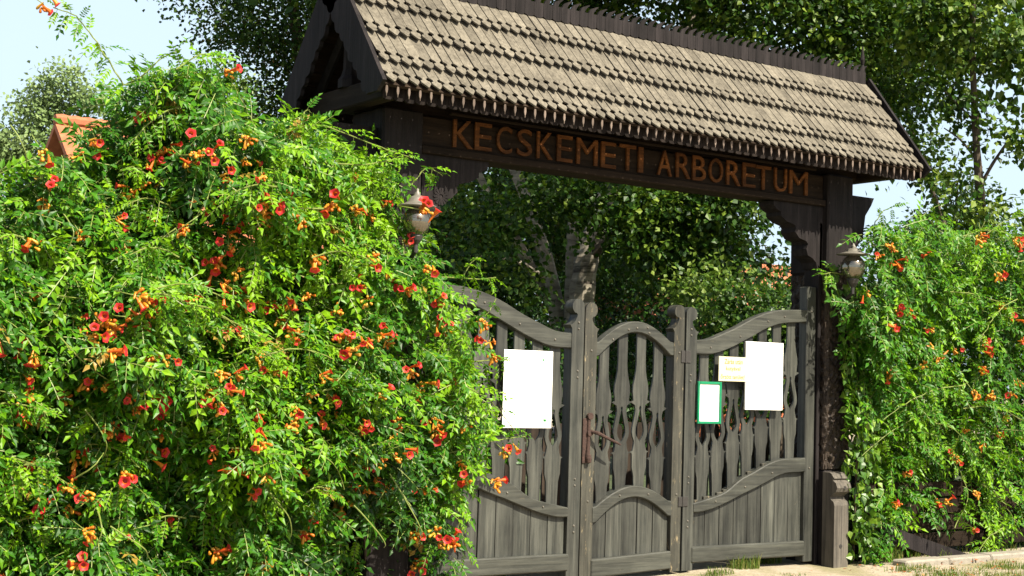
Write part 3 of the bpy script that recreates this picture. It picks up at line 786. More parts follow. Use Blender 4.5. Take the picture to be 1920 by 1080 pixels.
# cream sign with three lines
r_ = sign_root(1373, 692, "warning_sign", "small cream sign with three lines of ochre writing beside the tall white board", -.09)
x0, x1, z0, z1 = rect((1348.5, 668), (1398.5, 716), -.075); y_ = -.075
mb = MB(); sheet(mb, x0, x1, y_, z0, z1); mb.build("board", M['cream'], r_)
H_ = z1 - z0; W_ = x1 - x0
mb = MB(); text_mesh(mb, "Zárás után", x0 + W_ * .20, x0 + W_ * .86, z0 + H_ * .71, z0 + H_ * .90, y_); mb.build("lettering", M['gold'], r_)
mb = MB(); text_mesh(mb, "kutyával", x0 + W_ * .26, x0 + W_ * .78, z0 + H_ * .40, z0 + H_ * .60, y_); mb.build("lettering", M['gold'], r_)
mb = MB(); text_mesh(mb, "őrzött terület!", x0 + W_ * .07, x0 + W_ * .94, z0 + H_ * .10, z0 + H_ * .28, y_); mb.build("lettering", M['gold'], r_)
# green framed sheet
r_ = sign_root(1330, 755, "framed_notice", "white sheet in a green frame, lowest sign on the right gate leaf")
x0, x1, z0, z1 = rect((1309, 715), (1351.5, 795)); mb = MB(); q = .022
sheet(mb, x0 + q - .004, x1 - q + .004, SY + .004, z0 + q - .004, z1 - q + .004); mb.build("sheet", M['white'], r_)
mb = MB(); mb.box(x0, x0 + q, SY - .006, SY + .014, z0, z1, .003); mb.box(x1 - q, x1, SY - .006, SY + .014, z0, z1, .003)
mb.box(x0 + q, x1 - q, SY - .0055, SY + .0135, z0, z0 + q, .003); mb.box(x0 + q, x1 - q, SY - .0055, SY + .0135, z1 - q, z1, .003); mb.build("frame", M['green'], r_)

# ------------------------------------------------------------------ guard post in front of the carved post
q = at(1578, 1056, -.36)
gx0, gx1 = 1.575, 1.755
gp = thing("guard_post", "short grey carved post with a rolled top standing before the right gatepost", "post", ((gx0 + gx1) / 2, -.24, 0))
mb = MB(); mb.cur = .7
prof = [(-.05, 0), (.50, 0), (.505, 0), (.535, .01), (.56, .05), (.575, .055), (.60, .03), (.625, -.015), (.66, -.03), (.70, -.015), (.715, .01), (.725, .02), (.74, .005), (.775, .035), (.79, .06)]
V = []
for z, dy in prof: V += [(gx0, -.265 + dy, z), (gx1, -.265 + dy, z), (gx0, -.125, z), (gx1, -.125, z)]
F = []
for i in range(len(prof) - 1):
    a = 4 * i; b_ = a + 4; F += [[a, a + 1, b_ + 1, b_], [a + 2, b_ + 2, b_ + 3, a + 3], [a, b_, b_ + 2, a + 2], [a + 1, a + 3, b_ + 3, b_ + 1]]
F += [[4 * len(prof) - 4 + k for k in (0, 1, 3, 2)]]
mb.add(V, F); mb.build("shaft", wood("guard_post_wood", (0.024, 0.021, 0.017), (0.088, 0.077, 0.061), 'z', 0.8, worn_or_sunlit=(0.03, 0.025, 0.02), worn_or_sunlit_amt=.70), gp)
mb = MB(); mb.tube([(1.675, -.297, .66), (1.675, -.290, .66)], .016, 10); mb.tube([(1.662, -.267, .15), (1.662, -.262, .15)], .02, 10); mb.box(1.668, 1.672, -.2665, -.25, .0, .50, .001)
mb.build("knot", M['lampdark'], gp)

# ------------------------------------------------------------------ lanterns
def lantern(c, label, scale=1.0, flat=1.0):
    t = thing("wall_lantern", label, "lantern", c, "lanterns on the gate posts"); x, y, z = c
    s = scale; mb = MB()
    mb.lathe([(a_, b__ * flat) for a_, b__ in [(.175 * s, .0), (.172 * s, .012 * s), (.12 * s, .032 * s), (.085 * s, .055 * s), (.075 * s, .085 * s), (.055 * s, .11 * s), (.03 * s, .122 * s), (.026 * s, .15 * s), (.012 * s, .165 * s), (.014 * s, .18 * s), (.003, .20 * s)]], c, 28)
    mb.build("hood", M['lamp'], t, smooth=True)
    mb = MB(); mb.lathe([(.05 * s, -.26 * s)] + [(.128 * s * math.cos(a), -.13 * s + .135 * s * math.sin(a)) for a in np.linspace(-1.15, 1.2, 14)] + [(.05 * s, -.004 * s)], c, 28)
    mb.build("globe", M['globe'], t, smooth=True)
    mb = MB(); mb.lathe([(.02 * s, -.34 * s), (.05 * s, -.30 * s), (.062 * s, -.265 * s), (.058 * s, -.25 * s)], c, 16)
    mb.tube([(x, y, z - .30 * s), (x, y, z - .40 * s), (x + .02, y + .10, z - .46 * s), (x + .06 * (y < -.5), PY0 + .03, z - .44 * s)], .016, 8)
    mb.build("arm", M['lampdark'], t)
    return t
lr = at(1600, 478, -.36); lantern((float(lr[0]), -.36, float(lr[2])), "round lantern with flat hood on the right post beside the green vine", .84, .62)
ll = at(782, 388, -.62); lantern((float(ll[0]), -.62, float(ll[2])), "round lantern with pointed hood on the left post, half covered by vine flowers", .76, .85)

# ------------------------------------------------------------------ fences
fc = thing("plank_fence", "dark low plank fence under the right-hand vine", "fence", (4.6, -.2, 0))
mb = MB()
for k in range(4):
    for i in range(3): mb.cur = random.random(); mb.box(2.1 + i * 1.9, 3.98 + i * 1.9, -.02, .01, .05 + k * .16, .19 + k * .16, .004)
mb.build("boards", M['darkx'], fc)
for x in (2.2, 4.0, 5.9, 7.7): mb = MB(); mb.box(x, x + .1, .012, .11, -.1, .95, .008); mb.build("post", M['dark'], fc)
a_, b_ = at(1650, 980, -.16), at(1880, 1062, -.16)
mb = MB(); mb.cur = .9; d_ = (b_ - a_); mb.add([a_, b_, b_ + [0, .02, 0.0], a_ + [0, .02, 0], a_ - [0, 0, .14], b_ - [0, 0, .14], b_ + [0, .02, -.14], a_ + [0, .02, -.14]], [[0, 1, 2, 3], [4, 7, 6, 5], [0, 4, 5, 1], [3, 2, 6, 7], [0, 3, 7, 4], [1, 5, 6, 2]])
mb.build("fallen_board", M['dark'], fc)
lfc = thing("plank_fence", "dark plank fence behind the big flowering vine on the left", "fence", (-5.2, .25, 0))
mb = MB()
for k in range(9):
    for i in range(2): mb.cur = random.random(); mb.box(-7.6 + i * 2.3, -5.32 + i * 2.3, .25, .28, .05 + k * .19, .22 + k * .19, .004)
mb.build("boards", M['darkx'], lfc)
pf = thing("picket_fence", "dark round-topped picket fence behind the gate", "fence", (-.5, 1.3, 0))
mb = MB()
for k in range(38):
    x = -2.7 + k * .135; mb.cur = random.random(); h = 1.12 + random.uniform(-.02, .02)
    mb.strips([(-.05, x - .045, x + .045), (h, x - .045, x + .045), (h + .025, x - .038, x + .038), (h + .04, x - .022, x + .022), (h + .045, x - .005, x + .005)], 1.29, 1.31)
mb.build("pickets", M['carved'], pf)
mb = MB(); mb.box(-2.8, 2.4, 1.312, 1.35, .3, .38, .004); mb.box(-2.8, 2.4, 1.312, 1.35, .85, .93, .004); mb.build("rail", M['darkx'], pf)

# ------------------------------------------------------------------ foliage machinery
def norm(v): return v / (np.linalg.norm(v, axis=-1, keepdims=True) + 1e-9)

def frond_template(npairs, length, lw, ll_, droop, seed):
    r = np.random.default_rng(seed); V = []; Q = []; T = []
    def leaflet(base, d, nrm, L, W):
        d = d / np.linalg.norm(d); side = np.cross(nrm, d); side /= np.linalg.norm(side); nn = np.cross(d, side)
        i = len(V); f = .18 * W
        curl = -.14 * L
        V.extend([base, base + d * L * .38 + side * W * .5 + nn * f, base + d * L + nn * curl, base + d * L * .38 - side * W * .5 + nn * f, base + d * L * .5 + nn * curl * .15])
        Q.extend([[i, i + 4, i + 2, i + 1], [i, i + 3, i + 2, i + 4]]); T.append(r.normal(0, .10))
    ts = np.linspace(.28, 1, npairs + 1); pos = lambda t: np.array([length * t, 0, -droop * length * t * t])
    for t in ts[:-1]:
        for sg in (-1, 1):
            d = np.array([.55 + r.normal(0, .1), sg * 1.0, -.35 + r.normal(0, .22)])
            nrm = np.array([.15 + r.normal(0, .2), sg * -.25 + r.normal(0, .25), 1])
            leaflet(pos(t), d, nrm, ll_ * (1 - .18 * abs(t - .6)) * r.uniform(.85, 1.1), lw * r.uniform(.85, 1.15))
    leaflet(pos(1), np.array([1, 0, -.5]), np.array([.3, 0, 1]), ll_ * 1.1, lw * 1.05)
    nleaf = len(T); tl = np.repeat(T, 5)
    # rachis as a thin ribbon
    i = len(V)
    for t in (0, .35, .7, 1): V.extend([pos(t) + [0, .0022, 0], pos(t) - [0, .0022, 0]])
    Q.extend([[i + 2 * k, i + 2 * k + 1, i + 2 * k + 3, i + 2 * k + 2] for k in range(3)])
    tl = np.concatenate([tl, np.full(8, .5)])
    mi = np.array([0] * (2 * nleaf) + [1] * 3)
    return np.array(V, float), np.array(Q), tl, mi

FR = [frond_template(4 + (k % 2), .175 + .02 * (k % 4), .031, .063, .25 + .08 * (k % 5), 100 + k) for k in range(14)]

def place_fronds(P, A, U, S, T):
    """P positions, A axis directions, U up hints, S scales, T tints -> joined mesh arrays"""
    Vs, Qs, Ts, Is = [], [], [], []; off = 0
    A = norm(A); Z = norm(U - A * (U * A).sum(1, keepdims=True)); Yv = np.cross(Z, A)
    which = rng.integers(0, len(FR), len(P))
    for k, (tv, tq, tt, mi) in enumerate(FR):
        s = np.where(which == k)[0]
        if not len(s): continue
        R = np.stack([A[s], Yv[s], Z[s]], 2)                      # columns
        W = np.einsum('nij,vj->nvi', R, tv) * S[s][:, None, None] + P[s][:, None, :]
        n, v = len(s), len(tv)
        Vs.append(W.reshape(-1, 3)); Qs.append((tq[None] + (np.arange(n) * v)[:, None, None] + off).reshape(-1, 4))
        Ts.append(np.where(T[s][:, None] > .995, 1.0, np.clip(T[s][:, None] + tt[None], 0, .96)).ravel()); Is.append(np.tile(mi, n)); off += n * v
    return np.concatenate(Vs), np.concatenate(Qs), np.concatenate(Ts), np.concatenate(Is)

def in_poly(poly, x, y):
    inside = np.zeros(len(x), bool); n = len(poly); j = n - 1
    for i in range(n):
        xi, yi = poly[i]; xj, yj = poly[j]
        c = ((yi > y) != (yj > y)) & (x < (xj - xi) * (y - yi) / (yj - yi + 1e-9) + xi); inside ^= c; j = i
    return inside

_ph = rng.uniform(0, 6.28, 40); _fx = rng.normal(0, 1, (40, 3))
def fbm(P, f):                                # cheap smooth noise, roughly -1..1
    v = np.zeros(len(P))
    for k in range(10): v += np.sin(P @ (_fx[k] * f) + _ph[k])
    for k in range(10, 20): v += .6 * np.sin(P @ (_fx[k] * f * 2.1) + _ph[k])
    return v / 4.0

def dirs(n, spread_yaw, pitch_mu, pitch_sd, base_yaw):
    yaw = base_yaw + rng.normal(0, spread_yaw, n); pit = rng.normal(pitch_mu, pitch_sd, n)
    return np.stack([np.cos(pit) * np.cos(yaw), np.cos(pit) * np.sin(yaw), np.sin(pit)], 1)

def vine_points(poly, n, yf, thick, bbox):
    out = []
    tot = 0
    while tot < n:
        x = rng.uniform(bbox[0], bbox[1], n * 2); y = rng.uniform(bbox[2], bbox[3], n * 2); k = in_poly(poly, x, y); x, y = x[k], y[k]
        u = rng.uniform(0, 1, len(x)) ** 1.4
        P0 = np.array([at(a, b__, -.4) for a, b__ in zip(x, y)])
        Y = yf(x, y, P0) + thick * u
        P = np.array([at(a, b__, c__) for a, b__, c__ in zip(x, y, Y)])
        lampfree = (x > 752) & (x < 822) & (y > 345) & (y < 428) | (x > 1562) & (x < 1640) & (y > 448) & (y < 532)
        k = (P[:, 2] > .03) & ~lampfree & (fbm(P * [1, .4, 1] + 9, 6.0) > -.85 + rng.normal(0, .2, len(P))); P = P[k]; u = u[k]
        out.append(np.c_[P, u]); tot += len(P)
    return np.concatenate(out)[:n]

# --- flower pieces
def trumpet(mb, base, d, L, R, tint, open_=True):
    """one trumpet: tube, flared five-lobed mouth"""
    d = d / np.linalg.norm(d); u = np.cross(d, [.2, .1, 1]); u /= np.linalg.norm(u); w = np.cross(d, u); K = 10
    prof = [(.0035, 0), (.005, .12), (.0075, .4), (.011, .7), (.014, .9), (R * .72, .97), (R, 1.0)] if open_ else [(.003, 0), (.005, .2), (.008, .6), (.0095, .85), (.005, 1.0)]
    V = []
    for i, (r, t) in enumerate(prof):
        for k in range(K):
            a = 2 * math.pi * k / K; rr = r
            if open_ and i >= 5: rr = r * (1.06 if k % 2 == 0 else .88)
            bend = -.10 * L * t * t
            V.append(base + d * L * t + rr * (math.cos(a) * u + math.sin(a) * w) + np.array([0, 0, bend]))
    mb.cur = tint
    n = len(prof)
    if open_:
        mb.mi = 1; mb.add(V[:5 * K], [[i * K + k, i * K + (k + 1) % K, (i + 1) * K + (k + 1) % K, (i + 1) * K + k] for i in range(4) for k in range(K)])
        mb.mi = 0; mb.add(V[4 * K:], [[i * K + k, i * K + (k + 1) % K, (i + 1) * K + (k + 1) % K, (i + 1) * K + k] for i in range(2) for k in range(K)])
        mb.mi = 2; mb.add(V[3 * K:4 * K], [list(range(K))])
    else:
        mb.mi = 1; mb.add(V, [[i * K + k, i * K + (k + 1) % K, (i + 1) * K + (k + 1) % K, (i + 1) * K + k] for i in range(n - 1) for k in range(K)] + [[(n - 1) * K + k for k in range(K)]])

def mesh_only(mb, name, mats):
    me = bpy.data.meshes.new(name); me.from_pydata(mb.V, [], mb.F); me.polygons.foreach_set("material_index", np.array(mb.I, np.int32))
    me.polygons.foreach_set("use_smooth", np.ones(len(me.polygons), bool))
    a = me.attributes.new("tint", 'FLOAT', 'POINT'); a.data.foreach_set("value", np.array(mb.T, np.float32))
    for m_ in mats: me.materials.append(m_)
    me.update(); return me

BLOSSOM = []
for k in range(5):                            # blossom points along +X, mouth outward
    mb = MB(); trumpet(mb, np.zeros(3), np.array([1, .0, .1 * (k - 2)]), .076 + .005 * k, .027 + .002 * (k % 3), random.random(), True)
    BLOSSOM.append(mesh_only(mb, "blossom", [M['petal'], M['throat'], M['inner']]))
BUDS = []
for k in range(8):                            # spray of buds and calyces around the origin
    mb = MB()
    nb = 5 + k + k // 2
    for j in range(nb):
        d = np.array([random.gauss(.2, .6), random.gauss(-.5, .5), random.gauss(-.25, .6)])
        L = random.choice([.022, .03, .045, .06]); mb.mi = 1
        trumpet(mb, np.array([random.gauss(0, .012), random.gauss(0, .012), random.gauss(0, .012)]), d, L, .01, random.random(), False)
    mb.mi = 3; mb.cur = .5
    mb.tube([(0, .12, .06), (0, .05, .025), (0, 0, 0)], [.003, .003, .004], 5)
    BUDS.append(mesh_only(mb, "flower_cluster", [M['petal'], M['bud'], M['inner'], M['stem']]))

def cluster_layout(reds, buds):
    sc = random.uniform(1.0, 1.3) * (1.0 if buds > 1 else .85); R = []
    for r in range(reds):
        d = Vector((random.gauss(-.15, .8), random.gauss(-.85, .3), random.gauss(-.2, .65)))
        R.append((Vector((random.gauss(0, .034), random.gauss(-.01, .015), random.gauss(0, .028))), d.to_track_quat('X', 'Z').to_euler(), random.uniform(.78, 1.02), random.randrange(5)))
    return sc, R

def more_clusters(root, pts, name="flower_clusters"):
    """the many smaller sprays further in, beyond the hundred largest: one part"""
    V, F, I, T = [], [], [], []
    def put(me, mtx, imap):
        n = len(V); V.extend([mtx @ v.co for v in me.vertices]); F.extend([[n + i for i in p_.vertices] for p_ in me.polygons]); I.extend([imap[p_.material_index] for p_ in me.polygons])
        a = me.attributes["tint"].data; T.extend([q.value for q in a])
    for P in pts:
        reds = random.choice([0, 0, 1, 1, 2, 2, 3]); buds = random.choice([0, 1, 2, 4]) ; sc, R = cluster_layout(reds, buds)
        m0 = Matrix.Translation(Vector(P)) @ Matrix.Rotation(random.uniform(-.8, .8), 4, 'Z') @ Matrix.Rotation(random.uniform(-.6, .6), 4, 'X') @ Matrix.Scale(sc * .9, 4)
        put(BUDS[buds], m0, (0, 3, 2, 4))
        for loc, eu, s_, b_ in R: put(BLOSSOM[b_], m0 @ Matrix.Translation(loc) @ eu.to_matrix().to_4x4() @ Matrix.Scale(s_, 4), (0, 1, 2))
    o = obj(name, [v[:] for v in V], F, [M['petal'], M['throat'], M['inner'], M['bud'], M['stem']], root, idx=I, smooth=True, tint=T); o["kind"] = "stuff"

def add_clusters(root, lst, yfun):
    base = ROOT_OF[root.name]
    for i, (px, py, reds, buds) in enumerate(lst):
        P = at(px, py, yfun(px, py)) - base
        c_ = bpy.data.objects.new("flower_cluster", BUDS[min(7, max(0, buds))]); COL.objects.link(c_); c_.parent = root; c_.location = P
        c_.rotation_euler = (random.uniform(-.5, .5), random.uniform(-.5, .5), random.uniform(-.8, .8)); sc, R = cluster_layout(reds, buds); c_.scale = (sc,) * 3
        for loc, eu, s_, b_ in R:
            b = bpy.data.objects.new("blossom", BLOSSOM[b_]); COL.objects.link(b); b.parent = c_
            b.rotation_euler = eu; b.scale = (s_,) * 3; b.location = loc

# ------------------------------------------------------------------ left trumpet vine
LP = [(-260, 365), (0, 325), (60, 304), (120, 286), (168, 266), (200, 215), (208, 175), (240, 155), (300, 120), (345, 100), (385, 118), (415, 160), (435, 215), (480, 240), (530, 222), (570, 225),
      (620, 262), (680, 285), (725, 300), (740, 330), (722, 370), (760, 410), (775, 450), (800, 500), (840, 556), (862, 605), (888, 655), (878, 720), (895, 790), (890, 855), (870, 895), (845, 930), (830, 980), (846, 1040), (856, 1090), (860, 1240), (-260, 1240)]
vl = thing("trumpet_vine", "huge trumpet vine with red and orange flowers covering the left half of the gateway", "vine", (-4.6, -.3, 0))
def yfL(x, y, P):
    z = P[:, 2]
    b_ = -.42 - .42 * np.exp(-((z - 1.7) / 1.3) ** 2) - .24 * fbm(P * [1, 0, 1], 3.8)
    b_ = b_ + .28 * np.clip((x - 600) / 300, 0, 1)
    hol = np.exp(-((x - 690) / 120) ** 2 - ((y - 1060) / 70) ** 2)
    return np.minimum(b_ + .5 * hol, .25)
pts = vine_points(LP, 10400, yfL, .62, (-260, 930, 95, 1240))
P = pts[:, :3]; u = pts[:, 3]; n = len(P)
A = dirs(n, 1.0, -.25, .45, -math.pi / 2 + .25); U = np.array([0.05, -.75, .8]) + rng.normal(0, .34, (n, 3))
T = np.clip(.47 + .26 * fbm(P, 2.2) + rng.normal(0, .18, n), .02, .98)
young = rng.uniform(0, 1, n) < .10; T[young] = np.clip(T[young] + .3, 0, .9); T[rng.uniform(0, 1, n) < .012] = 1.0
S = rng.uniform(.75, 1.2, n)
# long free shoots: path points in the photograph with their distance Y
SHOOTS_L = [([(232, 160), (205, 118), (172, 62), (140, 28), (100, 14)], -.75, 12), ([(500, 262), (545, 240), (600, 232), (660, 255), (720, 278), (772, 296)], -.7, 12), ([(610, 305), (680, 310), (735, 300), (752, 292)], -.75, 7),
            ([(560, 225), (575, 205), (583, 212)], -.6, 3), ([(480, 240), (462, 205), (440, 165), (425, 142)], -.5, 3), ([(790, 520), (850, 520), (900, 524), (930, 520)], -.5, 5), ([(865, 525), (882, 495), (895, 482)], -.5, 4),
            ([(870, 600), (915, 590), (930, 560)], -.3, 3), ([(870, 680), (920, 675), (955, 674)], -.3, 4), ([(840, 850), (900, 832), (950, 822), (985, 818)], -.35, 6), ([(845, 870), (850, 930), (862, 990), (885, 1060)], -.35, 6),
            ([(775, 480), (800, 455), (812, 440)], -.5, 3), ([(260, 150), (300, 110), (340, 92)], -.6, 5), ([(330, 130), (375, 100), (395, 105)], -.6, 4), ([(770, 350), (800, 310), (830, 330)], -.5, 4)]
stems = MB(); XP, XA, XU, XT, XS = [], [], [], [], []
def shoot(lst, root_pts=None):
    for path, Y, nf in lst:
        pp = np.array([at(a, b__, Y) for a, b__ in path]); k = len(pp)
        tt = np.linspace(0, k - 1, 4 * k); sm = np.stack([np.interp(tt, range(k), pp[:, i]) for i in range(3)], 1)
        for _ in range(2): sm[1:-1] = .25 * sm[:-2] + .5 * sm[1:-1] + .25 * sm[2:]
        sm[1:-1, 1] += rng.normal(0, .008, len(sm) - 2)
        stems.tube(sm, np.linspace(.0055, .003, len(sm)), 6)
        for j in range(nf):
            t = (j + .6) / nf * (len(sm) - 1); i0 = int(min(len(sm) - 2, t)); d = norm(sm[i0 + 1] - sm[i0]); p_ = sm[i0]
            for sg in (-1, 1):
                XP.append(p_); a = d * .5 + np.array([0, -.3, -.45]) + sg * np.array([-d[2], -.5, d[0]]) * .8 + rng.normal(0, .2, 3)
                XA.append(a); XU.append(np.array([0, -.4, 1]) + rng.normal(0, .3, 3)); XT.append(rng.uniform(.45, .95)); XS.append(rng.uniform(.55, .9) * (1 - .35 * j / nf))
shoot(SHOOTS_L)
def loose_shoots(poly, bbox, yf, cnt):
    out = []
    while len(out) < cnt:
        x0, y0 = rng.uniform(bbox[0], bbox[1]), rng.uniform(bbox[2], bbox[3])
        if not in_poly(poly, np.array([x0]), np.array([y0]))[0]: continue
        a = rng.uniform(-.9, .9) + (0 if rng.uniform() < .6 else math.pi); L = rng.uniform(70, 170); sg = math.cos(a)
        pth = [(x0 + L * t * math.cos(a) , y0 + L * t * math.sin(a) * .5 + 70 * t * t - 25 * t) for t in (0, .33, .66, 1)]
        Y = float(yf(np.array([x0]), np.array([y0]), np.array([at(x0, y0, -.4)]))[0]) - rng.uniform(.08, .2)
        out.append((pth, Y, int(rng.integers(4, 7))))
    return out
shoot(loose_shoots(LP, (-100, 900, 120, 1050), yfL, 42))
# canes inside and over the bush
CANES = [([(95, 600), (130, 640), (180, 690), (255, 735)], -.95), ([(180, 580), (230, 640), (300, 700)], -.95), ([(0, 540), (90, 545), (170, 560)], -.95), ([(130, 400), (140, 440), (125, 490)], -.9), ([(170, 770), (200, 830), (205, 860)], -.95), ([(150, 900), (180, 870), (205, 850)], -.95),
         ([(195, 960), (185, 1040)], -.95), ([(545, 830), (620, 880), (660, 920)], -.85), ([(680, 950), (720, 1005), (735, 1030)], -.8), ([(745, 890), (790, 990), (800, 1020)], -.7), ([(220, 990), (270, 1030), (290, 1050)], -.95), ([(400, 390), (330, 440)], -.9), ([(590, 430), (640, 470), (700, 500)], -.8),
         ([(30, 230), (60, 320)], -.8), ([(300, 150), (290, 210)], -.75), ([(420, 590), (470, 610), (520, 640)], -.9), ([(505, 910), (540, 960), (560, 1010)], -.9), ([(840, 740), (880, 770), (935, 790)], -.4), ([(460, 700), (440, 760)], -.95), ([(640, 590), (700, 640), (760, 700)], -.75)]
for path, Y in CANES:
    pp = np.array([at(a, b__, Y - .08) for a, b__ in path]); tt = np.linspace(0, len(pp) - 1, 14); sm = np.stack([np.interp(tt, range(len(pp)), pp[:, i]) for i in range(3)], 1)
    ar = np.sin(np.linspace(0, math.pi, 14)); sm[:, 2] += ar * rng.normal(0, .025); sm[:, 1] += .10 * (1 - ar) ; sm += rng.normal(0, .003, sm.shape)
    for _ in range(2): sm[1:-1] = .25 * sm[:-2] + .5 * sm[1:-1] + .25 * sm[2:]
    stems.tube(sm, np.linspace(.0048, .0028, 14), 5)
woody = MB()
for k in range(60):                                  # woody stems rising through the inside
    a = at(rng.uniform(-150, 800), 900, 0); z1 = rng.uniform(1.2, 2.8); x = a[0]
    woody.tube([(x, -.05, -.02), (x + rng.normal(0, .15), -.15, z1 * .5), (x + rng.normal(0, .3), -.2, z1)], [.014, .010, .005], 5)
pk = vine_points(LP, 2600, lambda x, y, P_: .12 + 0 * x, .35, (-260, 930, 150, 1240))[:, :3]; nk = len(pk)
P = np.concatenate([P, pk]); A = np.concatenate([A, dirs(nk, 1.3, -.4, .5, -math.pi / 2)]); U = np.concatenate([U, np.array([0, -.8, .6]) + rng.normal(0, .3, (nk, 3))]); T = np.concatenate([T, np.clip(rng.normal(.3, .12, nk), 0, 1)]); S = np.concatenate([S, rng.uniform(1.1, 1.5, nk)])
P = np.concatenate([P, np.array(XP)]); A = np.concatenate([A, np.array(XA)]); U = np.concatenate([U, np.array(XU)]); T = np.concatenate([T, XT]); S = np.concatenate([S, XS])
def with_stems(V, Q, TT, II, st):
    sv, sq = st.quads_only(); return np.concatenate([V, sv]), np.concatenate([Q, sq + len(V)]), np.concatenate([TT, np.full(len(sv), .5)]), np.concatenate([II, np.ones(len(sq), int)])
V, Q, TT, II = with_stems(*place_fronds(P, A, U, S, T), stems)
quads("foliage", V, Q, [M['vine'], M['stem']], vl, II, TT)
woody.build("woody_stems", M['bark'], vl)

CL = [(82, 8, 2, 1), (259, 212, 3, 3), (180, 262, 2, 1), (80, 288, 1, 2), (310, 284, 2, 4), (277, 303, 1, 1), (365, 290, 1, 4), (422, 136, 1, 3), (80, 382, 0, 5), (462, 298, 1, 1), (428, 328, 2, 1), (490, 326, 1, 1), (496, 386, 2, 4), (622, 386, 2, 4), (664, 392, 1, 2),
      (460, 262, 0, 4), (790, 393, 3, 3), (52, 455, 1, 3), (277, 413, 0, 4), (345, 432, 0, 4), (492, 402, 0, 4), (428, 462, 3, 1), (406, 496, 4, 6), (418, 530, 1, 0), (262, 556, 1, 5), (280, 584, 2, 1), (238, 594, 3, 3), (198, 606, 1, 7), (176, 636, 2, 2), (210, 662, 1, 4), (455, 567, 1, 4),
      (446, 625, 3, 1), (60, 668, 2, 3), (52, 705, 1, 1), (287, 676, 1, 1), (165, 717, 0, 4), (196, 719, 1, 1), (295, 738, 3, 4), (46, 740, 0, 5), (390, 740, 2, 6), (563, 414, 0, 4), (590, 487, 1, 4), (797, 503, 1, 3), (760, 541, 3, 1), (576, 556, 0, 4), (690, 562, 0, 2), (628, 584, 0, 6), (558, 627, 2, 2),
      (822, 603, 3, 0), (838, 617, 2, 1), (903, 606, 0, 4), (918, 640, 2, 0), (922, 668, 0, 4), (652, 660, 2, 3), (686, 640, 1, 0), (726, 640, 1, 1), (620, 735, 3, 1), (606, 706, 2, 2), (788, 724, 2, 2), (852, 716, 0, 4), (505, 698, 2, 3), (575, 742, 0, 3), (36, 782, 3, 3), (90, 793, 0, 6), (202, 803, 1, 5), (256, 762, 1, 1),
      (484, 768, 2, 1), (284, 846, 4, 2), (26, 880, 1, 2), (51, 866, 1, 1), (232, 892, 3, 4), (420, 876, 2, 1), (472, 926, 2, 0), (497, 893, 0, 4), (128, 915, 0, 6), (125, 952, 2, 3), (160, 930, 2, 3), (62, 967, 1, 4), (318, 970, 1, 0), (165, 998, 0, 5), (403, 1036, 1, 4), (492, 1056, 1, 5), (546, 797, 0, 6), (602, 792, 2, 3),
      (678, 798, 4, 0), (740, 856, 2, 1), (664, 878, 2, 4), (572, 886, 2, 2), (684, 918, 1, 3), (726, 914, 0, 4), (790, 917, 2, 0), (814, 790, 2, 4), (866, 866, 2, 1), (872, 900, 3, 1), (928, 906, 1, 5), (946, 846, 2, 2), (634, 964, 0, 6), (776, 1002, 1, 5), (688, 1040, 1, 5), (842, 1020, 3, 4)]
CL = CL[:100]
def ycl(px, py):
    P_ = np.array([at(px, py, -.4)]); y_ = float(yfL(np.array([px]), np.array([py]), P_)[0])
    if px > 835 and py > 560: y_ = -.38
    if px < 150 and py < 100: y_ = -.68
    if 740 < px < 820 and py < 420: y_ = -.74
    return y_ - .10
add_clusters(vl, CL, ycl)
pk = vine_points(LP, 135, lambda x, y, P_: yfL(x, y, P_) - .07, .02, (-200, 880, 280, 1150))[:, :3]; more_clusters(vl, pk)

# ------------------------------------------------------------------ right trumpet vine
RP = [(1585, 560), (1592, 480), (1618, 430), (1650, 410), (1700, 425), (1745, 402), (1800, 432), (1860, 440), (1920, 432), (2250, 440), (2250, 1040), (1930, 1020), (1880, 1000), (1840, 1015), (1800, 985), (1745, 955), (1700, 970), (1660, 1000), (1625, 1045), (1590, 1045), (1592, 800), (1578, 700)]
vr = thing("trumpet_vine", "green trumpet vine with scattered red flowers over the fence right of the gateway", "vine", (3.6, .1, 0))
def yfR(x, y, P):
    z = P[:, 2]
    b_ = -.06 - .44 * np.clip((z - .8) / 1.3, 0, 1) - .14 * fbm(P * [1, 0, 1] + 5, 2.4)
    return b_ + .1 * np.clip((1640 - x) / 60, 0, 1)
pts = vine_points(RP, 6600, yfR, .75, (1575, 2250, 400, 1050))
P = pts[:, :3]; u = pts[:, 3]; n = len(P)
A = dirs(n, 1.0, -.3, .45, -math.pi / 2 + .2); U = np.array([0.05, -.75, .8]) + rng.normal(0, .34, (n, 3))
T = np.clip(.53 + .26 * fbm(P + 3, 2.0) + rng.normal(0, .13, n), .02, .98); S = rng.uniform(.8, 1.25, n)
stems = MB(); XP, XA, XU, XT, XS = [], [], [], [], []
shoot([([(1700, 425), (1735, 400), (1760, 385)], -.3, 4), ([(1850, 440), (1880, 415), (1915, 405)], -.3, 4), ([(1640, 420), (1655, 395), (1680, 385)], -.3, 3), ([(1790, 990), (1820, 930), (1790, 860)], -.2, 5), ([(1880, 990), (1850, 1010), (1835, 1035)], -.2, 4), ([(1600, 520), (1560, 510), (1540, 515)], -.25, 4)])
shoot(loose_shoots(RP, (1730, 2000, 430, 940), yfR, 16))
for k in range(30):
    x = rng.uniform(2.1, 5.5); z1 = rng.uniform(1.2, 2.4); stems.tube([(x, .2, -.02), (x + rng.normal(0, .15), .12, z1 * .5), (x + rng.normal(0, .3), .0, z1)], [.014, .010, .005], 5)
pk = vine_points(RP, 1800, lambda x, y, P_: .6 + 0 * x, .35, (1575, 2250, 440, 1050))[:, :3]; nk = len(pk)
